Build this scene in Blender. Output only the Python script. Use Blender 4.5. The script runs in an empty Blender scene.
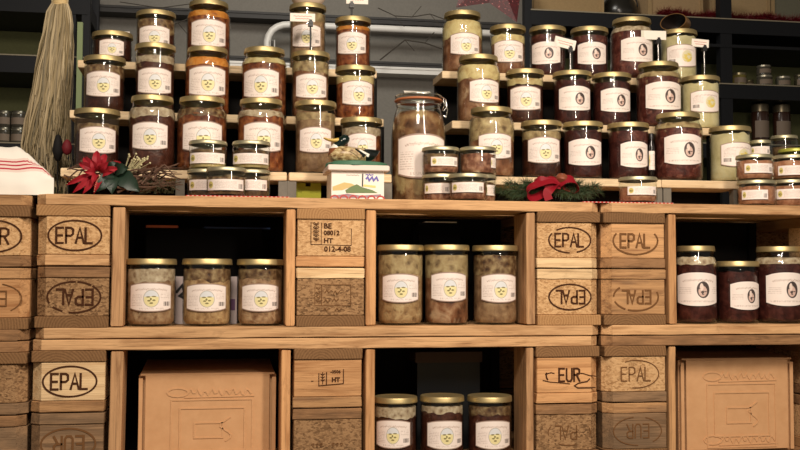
import bpy, bmesh, math, random
from mathutils import Vector, Matrix, noise
S = bpy.context.scene
COL = S.collection
random.seed(7)
PI = math.pi

# ------------------------------------------------------------------ camera
F = 1050.0                      # focal length in pixels of an 800x450 frame
CAM = Vector((0.36671, -2.21916, -0.1739))
YAW, PITCH, ROLL = 0.17039, 0.0526, 0.00262
fw = Vector((math.sin(YAW) * math.cos(PITCH), math.cos(YAW) * math.cos(PITCH), math.sin(PITCH)))
rt = Vector((math.cos(YAW), -math.sin(YAW), 0))
up = rt.cross(fw)
RT = rt * math.cos(ROLL) + up * math.sin(ROLL)
UP = -rt * math.sin(ROLL) + up * math.cos(ROLL)
cd = bpy.data.cameras.new('camera')
cd.sensor_width = 36.0
cd.lens = F / 800 * 36
cd.clip_start = 0.05
cam = bpy.data.objects.new('camera', cd)
COL.objects.link(cam)
cam.matrix_world = Matrix(((RT.x, UP.x, -fw.x, CAM.x), (RT.y, UP.y, -fw.y, CAM.y), (RT.z, UP.z, -fw.z, CAM.z), (0, 0, 0, 1)))
S.camera = cam
S.view_settings.view_transform = 'Standard'
S.view_settings.look = 'None'
S.view_settings.gamma = 1
S.view_settings.use_curve_mapping = False
S.view_settings.exposure = 0.40

# ------------------------------------------------------------------ light
w = bpy.data.worlds.new('world')
S.world = w
w.use_nodes = True
bg = w.node_tree.nodes['Background']
bg.inputs[0].default_value = (1.0, 0.90, 0.78, 1)
bg.inputs[1].default_value = 0.16


def area(name, loc, target, sx, sy, power, color):
    d = bpy.data.lights.new(name, 'AREA')
    d.shape = 'RECTANGLE'
    d.size, d.size_y, d.energy, d.color = sx, sy, power, color
    o = bpy.data.objects.new(name, d)
    COL.objects.link(o)
    o.location = loc
    o.rotation_euler = (Vector(target) - Vector(loc)).to_track_quat('-Z', 'Y').to_euler()
    return o


area('shop_lamp', (1.25, -1.35, 0.72), (0.75, 0.1, 0.0), 0.12, 0.9, 18.5, (1.0, 0.865, 0.73))
area('front_fill', (0.2, -2.4, 1.7), (0.6, 0.1, -0.1), 0.6, 0.5, 47, (1.0, 0.865, 0.735))  # soft fill light added in front of the counter
area('wall_fill', (0.9, 1.6, 2.0), (1.0, 3.2, 0.4), 0.8, 0.5, 17, (1.0, 0.95, 0.86))  # fill light added to brighten the back wall


# ------------------------------------------------------------------ helpers
def ray(px, py):
    return fw + RT * ((px - 400) / F) + UP * ((225 - py) / F)


def at(px, py, Y):
    d = ray(px, py)
    return CAM + d * ((Y - CAM.y) / d.y)


def depth(p):
    return (Vector(p) - CAM).dot(fw)


def srgb(r, g, b):
    f = lambda c: (c / 255 / 12.92) if c <= 10 else ((c / 255 + 0.055) / 1.055) ** 2.4
    return (f(r), f(g), f(b), 1.0)


def mesh_from(name, verts, faces, smooth=None):
    m = bpy.data.meshes.new(name)
    m.from_pydata([tuple(v) for v in verts], [], faces)
    m.update()
    if smooth:
        m.shade_smooth()
        m.set_sharp_from_angle(angle=math.radians(smooth))
    return m


class MB:
    """collects raw geometry for one mesh"""
    def __init__(self):
        self.v, self.f, self.mi = [], [], []

    def add(self, verts, faces, mi=0):
        o = len(self.v)
        self.v += [tuple(v) for v in verts]
        self.f += [tuple(i + o for i in f) for f in faces]
        self.mi += [mi] * len(faces)

    def box(self, lo, hi, mi=0):
        x0, y0, z0 = lo
        x1, y1, z1 = hi
        self.add([(x0, y0, z0), (x1, y0, z0), (x1, y1, z0), (x0, y1, z0), (x0, y0, z1), (x1, y0, z1), (x1, y1, z1), (x0, y1, z1)],
                 [(0, 3, 2, 1), (4, 5, 6, 7), (0, 1, 5, 4), (1, 2, 6, 5), (2, 3, 7, 6), (3, 0, 4, 7)], mi)

    def lathe(self, prof, seg=32, c=(0, 0, 0), jit=None, mi=0):
        vs, fs = [], []
        n = len(prof)
        for k in range(seg):
            a = 2 * PI * k / seg
            for i, (r, z) in enumerate(prof):
                dz = jit(i, a) if jit else 0
                vs.append((c[0] + r * math.cos(a), c[1] + r * math.sin(a), c[2] + z + dz))
        for k in range(seg):
            k2 = (k + 1) % seg
            for i in range(n - 1):
                fs.append((k * n + i, k2 * n + i, k2 * n + i + 1, k * n + i + 1))
        self.add(vs, fs, mi)

    def tube(self, pts, rad, seg=6, mi=0, closed=False, cap=True):
        pts = [Vector(p) for p in pts]
        n = len(pts)
        rads = rad if isinstance(rad, (list, tuple)) else [rad] * n
        vs, fs = [], []
        prev = None
        for i, p in enumerate(pts):
            a = pts[i - 1] if (i > 0 or closed) else p
            b = pts[(i + 1) % n] if (i < n - 1 or closed) else p
            t = (b - a).normalized()
            ref = Vector((0, 0, 1)) if abs(t.z) < 0.9 else Vector((1, 0, 0))
            if prev is not None:
                ref = prev
            u = t.cross(ref)
            if u.length < 1e-6:
                u = t.cross(Vector((0, 1, 0.1)))
            u.normalize()
            v = u.cross(t).normalized()
            prev = v
            for k in range(seg):
                an = 2 * PI * k / seg
                vs.append(p + (u * math.cos(an) + v * math.sin(an)) * rads[i])
        m = n if closed else n - 1
        for i in range(m):
            j = (i + 1) % n
            for k in range(seg):
                k2 = (k + 1) % seg
                fs.append((i * seg + k, i * seg + k2, j * seg + k2, j * seg + k))
        if cap and not closed:
            fs.append(tuple(range(seg - 1, -1, -1)))
            fs.append(tuple((n - 1) * seg + k for k in range(seg)))
        self.add(vs, fs, mi)

    def strip(self, pts, wdir, width, th=0.0006, mi=0):
        """a ribbon of some thickness along a path"""
        pts = [Vector(p) for p in pts]
        n = len(pts)
        vs, fs = [], []
        for i, p in enumerate(pts):
            a = pts[max(i - 1, 0)]
            b = pts[min(i + 1, n - 1)]
            t = (b - a).normalized()
            wd = Vector(wdir[i] if isinstance(wdir, list) else wdir)
            wd = (wd - t * wd.dot(t)).normalized()
            nn = t.cross(wd) * th
            ww = width[i] if isinstance(width, (list, tuple)) else width
            vs += [p - wd * ww / 2 - nn, p + wd * ww / 2 - nn, p + wd * ww / 2 + nn, p - wd * ww / 2 + nn]
        for i in range(n - 1):
            for k in range(4):
                k2 = (k + 1) % 4
                fs.append((i * 4 + k, i * 4 + k2, i * 4 + 4 + k2, i * 4 + 4 + k))
        fs += [(3, 2, 1, 0), tuple((n - 1) * 4 + k for k in range(4))]
        self.add(vs, fs, mi)

    def mesh(self, name, smooth=None):
        m = mesh_from(name, self.v, self.f, smooth)
        if any(self.mi):
            m.polygons.foreach_set('material_index', self.mi)
        return m


def obj(name, mesh, mats, parent=None, loc=(0, 0, 0), rot=(0, 0, 0)):
    o = bpy.data.objects.new(name, mesh)
    COL.objects.link(o)
    if mats is not None and len(mesh.materials) == 0:
        for m in (mats if isinstance(mats, (list, tuple)) else [mats]):
            mesh.materials.append(m)
    o.parent = parent
    o.location = loc
    o.rotation_euler = rot
    return o


def tag(o, label, cat, group=None):
    o['label'], o['category'] = label, cat
    if group:
        o['group'] = group
    return o


def thing(name, label, cat, loc=(0, 0, 0), group=None, rot=(0, 0, 0)):
    o = bpy.data.objects.new(name, None)
    COL.objects.link(o)
    o.empty_display_size = 0.05
    o.location = loc
    o.rotation_euler = rot
    return tag(o, label, cat, group)


def struct(o):
    o['kind'] = 'structure'
    return o


def slab(lx, ly, lz, ch=(0, 0, 0, 0), bev=0.0015, jit=0.0006, step=0.07, seed=0):
    """board or block centred on the origin; ch = corner chamfers front-left, front-right, back-right, back-left"""
    rnd = random.Random(seed)
    hx, hy = lx / 2, ly / 2
    cor = [(-hx, -hy, ch[0]), (hx, -hy, ch[1]), (hx, hy, ch[2]), (-hx, hy, ch[3])]
    poly = []
    for i, (x, y, c) in enumerate(cor):
        c = max(c, bev)
        sx, sy = (1 if x < 0 else -1), (1 if y < 0 else -1)
        a, b = (x, y + sy * c), (x + sx * c, y)
        poly += [a, b] if i in (0, 2) else [b, a]
    pts = []
    for i, a in enumerate(poly):
        b = poly[(i + 1) % len(poly)]
        d = math.hypot(b[0] - a[0], b[1] - a[1])
        n = max(1, int(d / step))
        for k in range(n):
            t = k / n
            j = jit if k else jit * 0.3
            pts.append((a[0] + (b[0] - a[0]) * t + rnd.uniform(-j, j), a[1] + (b[1] - a[1]) * t + rnd.uniform(-j, j)))
    n = len(pts)
    vs, fs = [], []
    for z, ins in ((-lz / 2, bev), (-lz / 2 + bev, 0), (lz / 2 - bev, 0), (lz / 2, bev)):
        for x, y in pts:
            r = math.hypot(x, y) or 1
            jj = rnd.uniform(-jit, jit) * 0.5
            vs.append((x - math.copysign(min(ins, abs(x)), x) + jj, y - math.copysign(min(ins, abs(y)), y) + jj, z))
    for l in range(3):
        for k in range(n):
            k2 = (k + 1) % n
            fs.append((l * n + k, l * n + k2, l * n + n + k2, l * n + n + k))
    fs.append(tuple(range(n - 1, -1, -1)))
    fs.append(tuple(3 * n + k for k in range(n)))
    return mesh_from('slab', vs, fs)


# ------------------------------------------------------------------ node helpers
class NX:
    """a socket with arithmetic"""
    def __init__(self, nt, s):
        self.nt, self.s = nt, s

    def _m(self, op, *a):
        n = self.nt.nodes.new('ShaderNodeMath')
        n.operation = op
        for i, x in enumerate((self,) + a):
            if isinstance(x, NX):
                self.nt.links.new(x.s, n.inputs[i])
            else:
                n.inputs[i].default_value = x
        return NX(self.nt, n.outputs[0])

    def __add__(self, o): return self._m('ADD', o)
    def __sub__(self, o): return self._m('SUBTRACT', o)
    def __mul__(self, o): return self._m('MULTIPLY', o)
    def __truediv__(self, o): return self._m('DIVIDE', o)
    def lt(self, o): return self._m('LESS_THAN', o)
    def gt(self, o): return self._m('GREATER_THAN', o)
    def abs(self): return self._m('ABSOLUTE')
    def fract(self): return self._m('FRACT')
    def floor(self): return self._m('FLOOR')
    def sin(self): return self._m('SINE')
    def sq(self): return self._m('MULTIPLY', self)
    def min(self, o): return self._m('MINIMUM', o)
    def max(self, o): return self._m('MAXIMUM', o)


class Mat:
    def __init__(self, name):
        self.m = bpy.data.materials.new(name)
        self.m.use_nodes = True
        self.nt = self.m.node_tree
        self.b = self.nt.nodes['Principled BSDF']
        self.out = self.nt.nodes['Material Output']

    def node(self, t, **kw):
        n = self.nt.nodes.new(t)
        for k, v in kw.items():
            setattr(n, k, v)
        return n

    def link(self, a, b):
        self.nt.links.new(a.s if isinstance(a, NX) else a, b)

    def set(self, **kw):
        for k, v in kw.items():
            self.b.inputs[k.replace('_', ' ')].default_value = v
        return self

    def coords(self, kind='Object', scale=(1, 1, 1), rand=True):
        tc = self.node('ShaderNodeTexCoord')
        mp = self.node('ShaderNodeMapping')
        mp.inputs['Scale'].default_value = scale
        self.link(tc.outputs[kind], mp.inputs[0])
        if rand:
            oi = self.node('ShaderNodeObjectInfo')
            mu = self.node('ShaderNodeMath', operation='MULTIPLY')
            mu.inputs[1].default_value = 53.0
            self.link(oi.outputs['Random'], mu.inputs[0])
            self.link(mu.outputs[0], mp.inputs['Location'])
        return mp.outputs[0]

    def noise(self, co, scale, detail=4, rough=0.55, dist=0.0):
        n = self.node('ShaderNodeTexNoise')
        n.inputs['Scale'].default_value = scale
        n.inputs['Detail'].default_value = detail
        n.inputs['Roughness'].default_value = rough
        n.inputs['Distortion'].default_value = dist
        self.link(co, n.inputs['Vector'])
        return NX(self.nt, n.outputs[0])

    def voronoi(self, co, scale, feature='F1', out='Distance'):
        n = self.node('ShaderNodeTexVoronoi', feature=feature)
        n.inputs['Scale'].default_value = scale
        self.link(co, n.inputs['Vector'])
        return NX(self.nt, n.outputs[out])

    def ramp(self, fac, stops):
        n = self.node('ShaderNodeValToRGB')
        e = n.color_ramp.elements
        while len(e) < len(stops):
            e.new(0.5)
        for el, (p, c) in zip(e, stops):
            el.position, el.color = p, c
        self.link(fac, n.inputs[0])
        return n.outputs[0]

    def mix(self, fac, a, b, mode='MIX'):
        n = self.node('ShaderNodeMix', data_type='RGBA', blend_type=mode)
        if isinstance(fac, (int, float)):
            n.inputs[0].default_value = fac
        else:
            self.link(fac, n.inputs[0])
        for s, x in ((6, a), (7, b)):
            if isinstance(x, tuple):
                n.inputs[s].default_value = x
            else:
                self.link(x, n.inputs[s])
        return n.outputs[2]

    def vary(self, col, lo=0.85, hi=1.12):
        oi = self.node('ShaderNodeObjectInfo')
        mr = self.node('ShaderNodeMapRange')
        mr.inputs[3].default_value, mr.inputs[4].default_value = lo, hi
        self.link(oi.outputs['Random'], mr.inputs[0])
        hs = self.node('ShaderNodeHueSaturation')
        self.link(mr.outputs[0], hs.inputs['Value'])
        self.link(col, hs.inputs['Color'])
        return hs.outputs[0]

    def bump(self, h, strength=0.3, dist=0.002):
        n = self.node('ShaderNodeBump')
        n.inputs['Strength'].default_value = strength
        n.inputs['Distance'].default_value = dist
        self.link(h, n.inputs['Height'])
        self.link(n.outputs[0], self.b.inputs['Normal'])

    def color(self, c):
        if isinstance(c, tuple):
            self.b.inputs['Base Color'].default_value = c
        else:
            self.link(c, self.b.inputs['Base Color'])
        return self


def plain(name, c, rough=0.6, metal=0.0, spec=0.5, bump=0):
    M = Mat(name)
    M.color(c).set(Roughness=rough, Metallic=metal)
    M.b.inputs['Specular IOR Level'].default_value = spec
    if bump:
        co = M.coords()
        n = M.noise(co, 90, 5)
        M.color(M.mix(n, tuple(x * 0.8 for x in c[:3]) + (1,), tuple(min(1, x * 1.15) for x in c[:3]) + (1,)))
        M.bump(n, bump)
    return M.m


def wood(name, light, dark, grey=None, gamt=0.4, vary=(0.85, 1.1), bump=0.35):
    M = Mat(name)
    co = M.coords(scale=(1.0, 14, 14))
    n1 = M.noise(co, 5.0, 6, 0.6, 0.6)
    col = M.ramp(n1, [(0.3, dark), (0.52, light), (0.75, tuple(min(1, c * 1.18) for c in light[:3]) + (1,))])
    co2 = M.coords(scale=(3, 60, 60))
    n2 = M.noise(co2, 6.0, 3, 0.6)
    col = M.mix((n2 - 0.5).max(0.0) * 1.1, col, dark)
    if grey:
        n3 = M.noise(M.coords(scale=(5, 16, 16)), 1.6, 6, 0.65)
        col = M.mix((n3 - (0.62 - gamt * 0.35)) * 5.0 * 1.0, col, grey) if False else M.mix(((n3 - (0.66 - gamt * 0.4)) * 4.0).max(0.0).min(0.85), col, grey)
    n4 = M.noise(M.coords(scale=(4, 22, 22)), 2.2, 7, 0.7, 0.8)
    dk = tuple(c * 0.42 for c in dark[:3]) + (1,)
    col = M.mix(((n4 - 0.56) * 3.2).max(0.0).min(0.6), col, dk)
    ln = M.noise(M.coords(scale=(1.2, 90, 90)), 4.0, 2, 0.5)
    col = M.mix(((ln - 0.6) * 5.0).max(0.0).min(0.45), col, dk)
    M.color(M.vary(col, *vary)).set(Roughness=0.72)
    M.b.inputs['Specular IOR Level'].default_value = 0.25
    M.bump(n1 * 0.6 + n2 * 0.5 - (n4 - 0.5).max(0.0) * 1.2 - ln * 0.5, bump * 1.3, 0.003)
    return M.m


def endgrain(name, light, dark):
    M = Mat(name)
    co = M.coords(scale=(1, 1, 1), rand=False)
    oi = M.node('ShaderNodeObjectInfo')
    sep = M.node('ShaderNodeSeparateXYZ')
    M.link(co, sep.inputs[0])
    x, z, r = NX(M.nt, sep.outputs[1]), NX(M.nt, sep.outputs[2]), NX(M.nt, oi.outputs['Random'])
    dx = x - (r - 0.5) * 0.13
    dz = z + (r * 7.3).fract() * 0.05 - 0.005
    rad = (dx.sq() + dz.sq())._m('SQRT')
    n = M.noise(M.coords(), 60, 4)
    rings = ((rad + n * 0.004) * 1100.0).sin() * 0.5 + 0.5
    rays = M.noise(M.coords(scale=(1, 1, 1)), 350, 2)
    col = M.ramp(rings * 0.3 + rays * 0.6, [(0.2, dark), (0.8, light)])
    M.color(M.vary(col, 0.8, 1.1)).set(Roughness=0.85)
    M.b.inputs['Specular IOR Level'].default_value = 0.15
    M.bump(rings * 0.3 + rays, 0.3, 0.0015)
    return M.m


def chip(name, light, mid, dark, vary=(0.88, 1.08)):
    """pressed wood-chip block"""
    M = Mat(name)
    co = M.coords(scale=(1, 1, 1.7))
    v = M.voronoi(co, 190, 'F1', 'Color')
    n = M.noise(co, 230, 5, 0.7)
    n2 = M.noise(M.coords(), 22, 4)
    sepn = M.node('ShaderNodeSeparateColor')
    M.link(v, sepn.inputs[0])
    vv = NX(M.nt, sepn.outputs[0])
    f = vv * 0.45 + n * 0.4 + n2 * 0.35
    col = M.ramp(f, [(0.36, dark), (0.5, mid), (0.72, light)])
    n5 = M.noise(M.coords(), 26, 6, 0.7, 0.5)
    col = M.mix(((n5 - 0.55) * 3.0).max(0.0).min(0.5), col, tuple(c * 0.5 for c in dark[:3]) + (1,))
    M.color(M.vary(col, *vary)).set(Roughness=0.85)
    M.b.inputs['Specular IOR Level'].default_value = 0.15
    M.bump(vv * 0.4 + n * 0.8, 0.55, 0.003)
    return M.m


WD = {
    'deck': wood('deck_wood', srgb(206, 163, 116), srgb(158, 114, 74)),
    'pale': wood('pale_pine', srgb(226, 194, 148), srgb(196, 158, 112)),
    'brown': wood('brown_pine', srgb(188, 144, 98), srgb(138, 98, 64), srgb(130, 104, 78), 0.3),
    'old': wood('weathered_wood', srgb(158, 118, 80), srgb(104, 73, 47), srgb(114, 85, 57), 0.5),
    'grey': wood('grey_weathered_wood', srgb(150, 118, 86), srgb(100, 76, 54), srgb(118, 95, 71), 0.6),
    'orange': wood('orange_pine', srgb(206, 156, 106), srgb(164, 112, 68)),
    'upright': wood('upright_pine', srgb(196, 152, 108), srgb(148, 106, 70)),
    'step': wood('step_pine', srgb(226, 202, 164), srgb(204, 174, 132)),
}
END = endgrain('end_grain', srgb(186, 144, 98), srgb(152, 112, 72))
ENDOLD = endgrain('end_grain_old', srgb(146, 110, 74), srgb(110, 80, 52))
CH = {
    'chip': chip('pressed_chips', srgb(212, 172, 124), srgb(194, 152, 106), srgb(166, 126, 84)),
    'chipdark': chip('pressed_chips_worn', srgb(166, 130, 92), srgb(138, 105, 72), srgb(104, 77, 51)),
    'solid': WD['brown'], 'pale': WD['pale'], 'grey': WD['grey'], 'orange': WD['orange'], 'old': WD['old'],
}
BURN = plain('burnt_stamp', srgb(70, 42, 25), 0.9, spec=0.1)
BURNSOFT = plain('faded_stamp', srgb(112, 78, 48), 0.9, spec=0.1)
STEEL = plain('dark_steel', srgb(24, 24, 27), 0.55, spec=0.4)

# ------------------------------------------------------------------ pallets
LV = 0.148
T_DECK, T_STR, T_BLK, T_BOT = 0.022, 0.023, 0.0785, 0.0225
GLY = {
    'E': [[(.5, 1), (0, 1), (0, 0), (.5, 0)], [(0, .5), (.44, .5)]],
    'P': [[(0, 0), (0, 1), (.34, 1), (.5, .9), (.5, .6), (.34, .48), (0, .48)]],
    'A': [[(0, 0), (.29, 1), (.58, 0)], [(.11, .36), (.47, .36)]],
    'L': [[(0, 1), (0, 0), (.48, 0)]],
    'U': [[(0, 1), (0, .18), (.12, 0), (.38, 0), (.5, .18), (.5, 1)]],
    'R': [[(0, 0), (0, 1), (.34, 1), (.5, .9), (.5, .62), (.34, .5), (0, .5)], [(.24, .5), (.52, 0)]],
}


def stroke(mb, pts, wd, d=0.0008):
    """raised mitred polyline in the XZ plane facing -Y"""
    P = []
    for p in pts:
        q = Vector((p[0], p[1]))
        if not P or (q - P[-1]).length > 1e-5:
            P.append(q)
    closed = len(P) > 3 and (P[0] - P[-1]).length < 1e-5
    if closed:
        P.pop()
    n = len(P)
    if n < 2:
        return
    d = d + (len(mb.f) % 17) * 0.000012
    vs, fs = [], []
    for i in range(n):
        a = P[i - 1] if (i > 0 or closed) else None
        b = P[(i + 1) % n] if (i < n - 1 or closed) else None
        t1 = (P[i] - a).normalized() if a is not None else None
        t2 = (b - P[i]).normalized() if b is not None else None
        t = t2 if t1 is None else (t1 if t2 is None else (t1 + t2))
        if t.length < 1e-4:
            t = t2
        t = t.normalized()
        nn = Vector((-t.y, t.x))
        k = 1.0
        if t1 is not None and t2 is not None:
            k = min(1.8, 1 / max(.3, abs(nn.dot(Vector((-t1.y, t1.x))))))
        c = P[i].copy()
        if a is None:
            c -= t * wd * .3
        if b is None:
            c += t * wd * .3
        l, r = c + nn * wd / 2 * k, c - nn * wd / 2 * k
        vs += [(r.x, -d, r.y), (l.x, -d, l.y), (r.x, d * .6, r.y), (l.x, d * .6, l.y)]
    for i in range(n if closed else n - 1):
        o, q = i * 4, ((i + 1) % n) * 4
        fs += [(o, q, q + 1, o + 1), (o, o + 2, q + 2, q), (o + 1, q + 1, q + 3, o + 3)]
    if not closed:
        e = (n - 1) * 4
        fs += [(0, 1, 3, 2), (e, e + 2, e + 3, e + 1)]
    mb.add(vs, fs)


def oval_text(word, rx=0.0525, rz=0.0305, h=0.0310, wd=0.0044, arcs=((0, 360),), lw=1.0, skip=()):
    mb = MB()
    for a0, a1 in arcs:
        n = max(3, int((a1 - a0) / 9))
        stroke(mb, [(rx * math.cos(math.radians(a0 + (a1 - a0) * i / n)), rz * math.sin(math.radians(a0 + (a1 - a0) * i / n))) for i in range(n + 1)], wd * 0.8)
    sp = h * 0.62 * lw
    x = -(sp * (len(word) - 1) + h * .5 * lw) / 2
    for i, c in enumerate(word):
        if i not in skip:
            for pl in GLY[c]:
                stroke(mb, [(x + p[0] * h * 0.88 * lw, -h / 2 + p[1] * h) for p in pl], wd)
        x += sp
    return mb


def font_strokes(mb, text, x, z, size, bold=0.0, spacing=1.0):
    cu = bpy.data.curves.new('lettering', 'FONT')
    cu.body, cu.size, cu.offset, cu.extrude, cu.space_character = text, size, bold, 0.0005, spacing
    cu.resolution_u = 2
    o = bpy.data.objects.new('lettering_tmp', cu)
    COL.objects.link(o)
    dg = bpy.context.evaluated_depsgraph_get()
    me = bpy.data.meshes.new_from_object(o.evaluated_get(dg))
    mb.add([(v.co.x + x, -v.co.z - 0.0002, v.co.y + z) for v in me.vertices], [tuple(p.vertices) for p in me.polygons])
    bpy.data.objects.remove(o)
    bpy.data.meshes.remove(me)
    bpy.data.curves.remove(cu)


def ippc(word_lines, frame=True):
    mb = MB()
    if frame:
        stroke(mb, [(-.046, .032), (-.046, -.014), (.040, -.016)], .0014)
        stroke(mb, [(-.024, .032), (-.024, -.014)], .0014)
        stroke(mb, [(.040, .02), (.040, -.016)], .0012)
        # ear-of-wheat mark standing on its side in the left field
        stroke(mb, [(-.035, -.010), (-.035, .030)], .0012)
        for k in range(5):
            z = -.006 + k * .008
            stroke(mb, [(-.041, z + .004), (-.035, z), (-.029, z + .004)], .0018)
            stroke(mb, [(-.040, z + .007), (-.035, z + .003), (-.030, z + .007)], .0012)
    for t, x, z, s in word_lines:
        font_strokes(mb, t, x, z, s * 1.08, 0.0005)
    return mb


def stamp_of(kind):
    if kind == 'EPAL': return oval_text('EPAL'), BURN
    if kind == 'EPAL_worn': return oval_text('EPAL', arcs=((-70, 128), (150, 268))), BURN
    if kind == 'EPAL_broken': return oval_text('EPAL', rx=.0525, rz=.0315, arcs=((-38, 22), (40, 64), (80, 225), (232, 262), (268, 318))), BURN
    if kind == 'EPAL_open': return oval_text('EPAL', h=.030, arcs=((-52, -0), (2, 30), (150, 318))), BURNSOFT
    if kind == 'EPAL_open2': return oval_text('EPAL', h=.029, arcs=((20, 60), (70, 200), (318, 356))), BURNSOFT
    if kind == 'EPAL_faint': return oval_text('EPAL', h=.030, wd=.0026, arcs=((-100, 120),)), BURNSOFT
    if kind == 'PAL_faint': return oval_text('EPAL', h=.032, wd=.0026, arcs=((-30, 10), (60, 110), (170, 200)), skip=(0,)), BURNSOFT
    if kind == 'EUR':
        mb = oval_text('EUR', rx=.058, rz=.030, h=.030, arcs=((170, 200),))
        stroke(mb, [(-.066, -.012), (-.05, -.016), (-.03, -.018), (.0, -.021)], .0022)
        stroke(mb, [(.018, .004), (.034, .003), (.05, -.002), (.066, -.004)], .0022)
        stroke(mb, [(.064, -.031), (.02, -.031), (.012, -.026), (.022, -.020), (.044, -.016), (.05, -.010)], .0026)
        stroke(mb, [(-.06, .002), (-.046, .006), (-.038, .004)], .0022)
        return mb, BURN
    if kind == 'EUR_oval': return oval_text('EUR', rx=.053, rz=.031, h=.031, lw=1.1), BURNSOFT
    if kind == 'EUR_left': return oval_text('EUR', rx=.054, rz=.032, h=.032, lw=1.1), BURN
    if kind == 'EUR_faint': return oval_text('EUR', rx=.056, rz=.031, h=.030, wd=.0024, arcs=((-80, 90), (130, 250))), BURNSOFT
    if kind == 'BE': return ippc([('BE', -.019, .020, .0145), ('08012', -.019, .006, .0125), ('HT', -.019, -.011, .0135), ('012-4-08', -.018, -.029, .0145)]), BURN
    if kind == 'HT':
        mb = MB()
        stroke(mb, [(-.022, .010), (-.022, -.016), (.030, -.012), (.030, .018)], .0018)
        stroke(mb, [(-.006, .012), (-.006, -.015)], .0018)
        stroke(mb, [(-.014, -.012), (-.014, .012)], .0014)
        for z in (-.006, .0, .006):
            stroke(mb, [(-.018, z + .003), (-.014, z), (-.010, z + .003)], .0018)
        font_strokes(mb, 'HT', .005, -.008, .013, .0006)
        font_strokes(mb, '-0506', .002, .010, .0095, .0002)
        stroke(mb, [(-.038, -.006), (-.034, -.006)], .0018)
        return mb, BURN
    if kind == 'BE_faint':
        mb = MB()
        stroke(mb, [(-.040, -.026), (-.040, .018), (.036, .018), (.036, -.026), (-.040, -.026)], .0012)
        stroke(mb, [(.022, .018), (.022, -.026)], .0012)
        for k in range(4):
            stroke(mb, [(.025, -.02 + k * .009), (.029, -.016 + k * .009), (.033, -.02 + k * .009)], .0016)
        for x, z in ((-.02, .024), (.006, .024), (-.014, .004), (.004, .006), (-.016, -.012), (.002, -.014)):
            stroke(mb, [(x, z), (x + .005, z + .005), (x + .009, z - .001), (x + .013, z + .005)], .0016)
        return mb, BURNSOFT
    if kind == 'line_faint':
        mb = MB()
        for i in range(8):
            x = -.028 + i * .0085
            stroke(mb, [(x, .026), (x + .003, .031 + (i % 3) * .0015), (x + .006, .027)], .0014)
            if i not in (3, 4):
                stroke(mb, [(x, .012), (x + .003, .018), (x + .005, .012), (x + .001, .011)], .0014)
        return mb, BURNSOFT
    return None


slab_cache = {}


def slab_c(*a, **k):
    key = (a, tuple(sorted(k.items())))
    if key not in slab_cache:
        slab_cache[key] = slab(*a, **k)
    return slab_cache[key].copy()


def pallet(label, x0, ztop, inverted, mats, stamps, decor, xs=(0, 1, 2), seed=0, bot=('brown',) * 3, strm=None, dx=0.0):
    """one flat wooden pallet 1.2 x 0.8 m, x0 = left end of the front long side; bottom runners sawn away between the blocks"""
    rnd = random.Random(seed)
    zb = ztop - LV + 0.002
    root = thing('wooden_pallet', label, 'pallet', (x0 + dx, 0, zb), 'pallets stacked into a counter')
    H = LV - 0.002

    def zc(a, b):          # heights measured from the deck side
        m = (a + b) / 2
        return m if inverted else H - m
    # deck boards, running the whole length
    yy = [(0, .145), (.185, .285), (.3275, .4725), (.515, .615), (.655, .8)]
    for i, (a, b) in enumerate(yy):
        ch = (.019, .019, 0, 0) if i == 0 else ((0, 0, .019, .019) if i == 4 else (0, 0, 0, 0))
        me = slab_c(1.2, b - a, T_DECK, ch=ch, jit=.0018, step=.045, seed=seed * 3 + i)
        obj('deck_board', me, WD[decor], root, (.6, (a + b) / 2, zc(0, T_DECK)))
    for k, bx in enumerate((0.0725, 0.6, 1.1275)):
        if k not in xs:
            continue
        ch = (.019, 0, 0, .019) if k == 0 else ((0, .019, .019, 0) if k == 2 else (0, 0, 0, 0))
        # stringer board under the deck, seen by its sawn end
        me = slab_c(.8, .145, T_STR, jit=.0008, seed=seed * 5 + k)
        sm = obj('stringer_board', me, (strm or (END, ENDOLD, END))[k], root, (bx, .4, zc(T_DECK, T_DECK + T_STR)), (0, 0, PI / 2))
        for q, by in enumerate((0.0725, .4, .7275)):
            j = rnd.uniform(.0005, .003) if q == 0 else 0
            c2 = ch if q == 0 else (0, 0, 0, 0)
            me = slab_c(.143, .141, T_BLK - .0006, ch=c2, jit=.0005, step=.03, seed=seed * 7 + k)
            bl = obj('block', me, CH[mats[k] if q == 0 else 'chipdark'], root, (bx + rnd.uniform(-.001, .001), by + j, zc(T_DECK + T_STR, T_DECK + T_STR + T_BLK)))
            if q == 0 and stamps[k]:
                st = stamp_of(stamps[k])
                if st:
                    mb, mt = st
                    s = -1 if inverted else 1
                    q_ = .92 if k == 2 and x0 > -.5 else 1.0
                    mb.v = [(x * s * q_ + rnd.uniform(-.0002, .0002), y, z * s * q_) for x, y, z in mb.v]
                    obj('stamp', mb.mesh('stamp'), mt, bl, (.003, -.0708, 0))
            me = slab_c(.145, .143, T_BOT - .0006, ch=c2, jit=.0018, step=.025, seed=seed * 11 + k + q)
            obj('runner_piece', me, WD[bot[k] if q == 0 else 'old'], root, (bx + rnd.uniform(-.0015, .0015), by + j * .5, zc(T_DECK + T_STR + T_BLK, H)))
    return root


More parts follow.
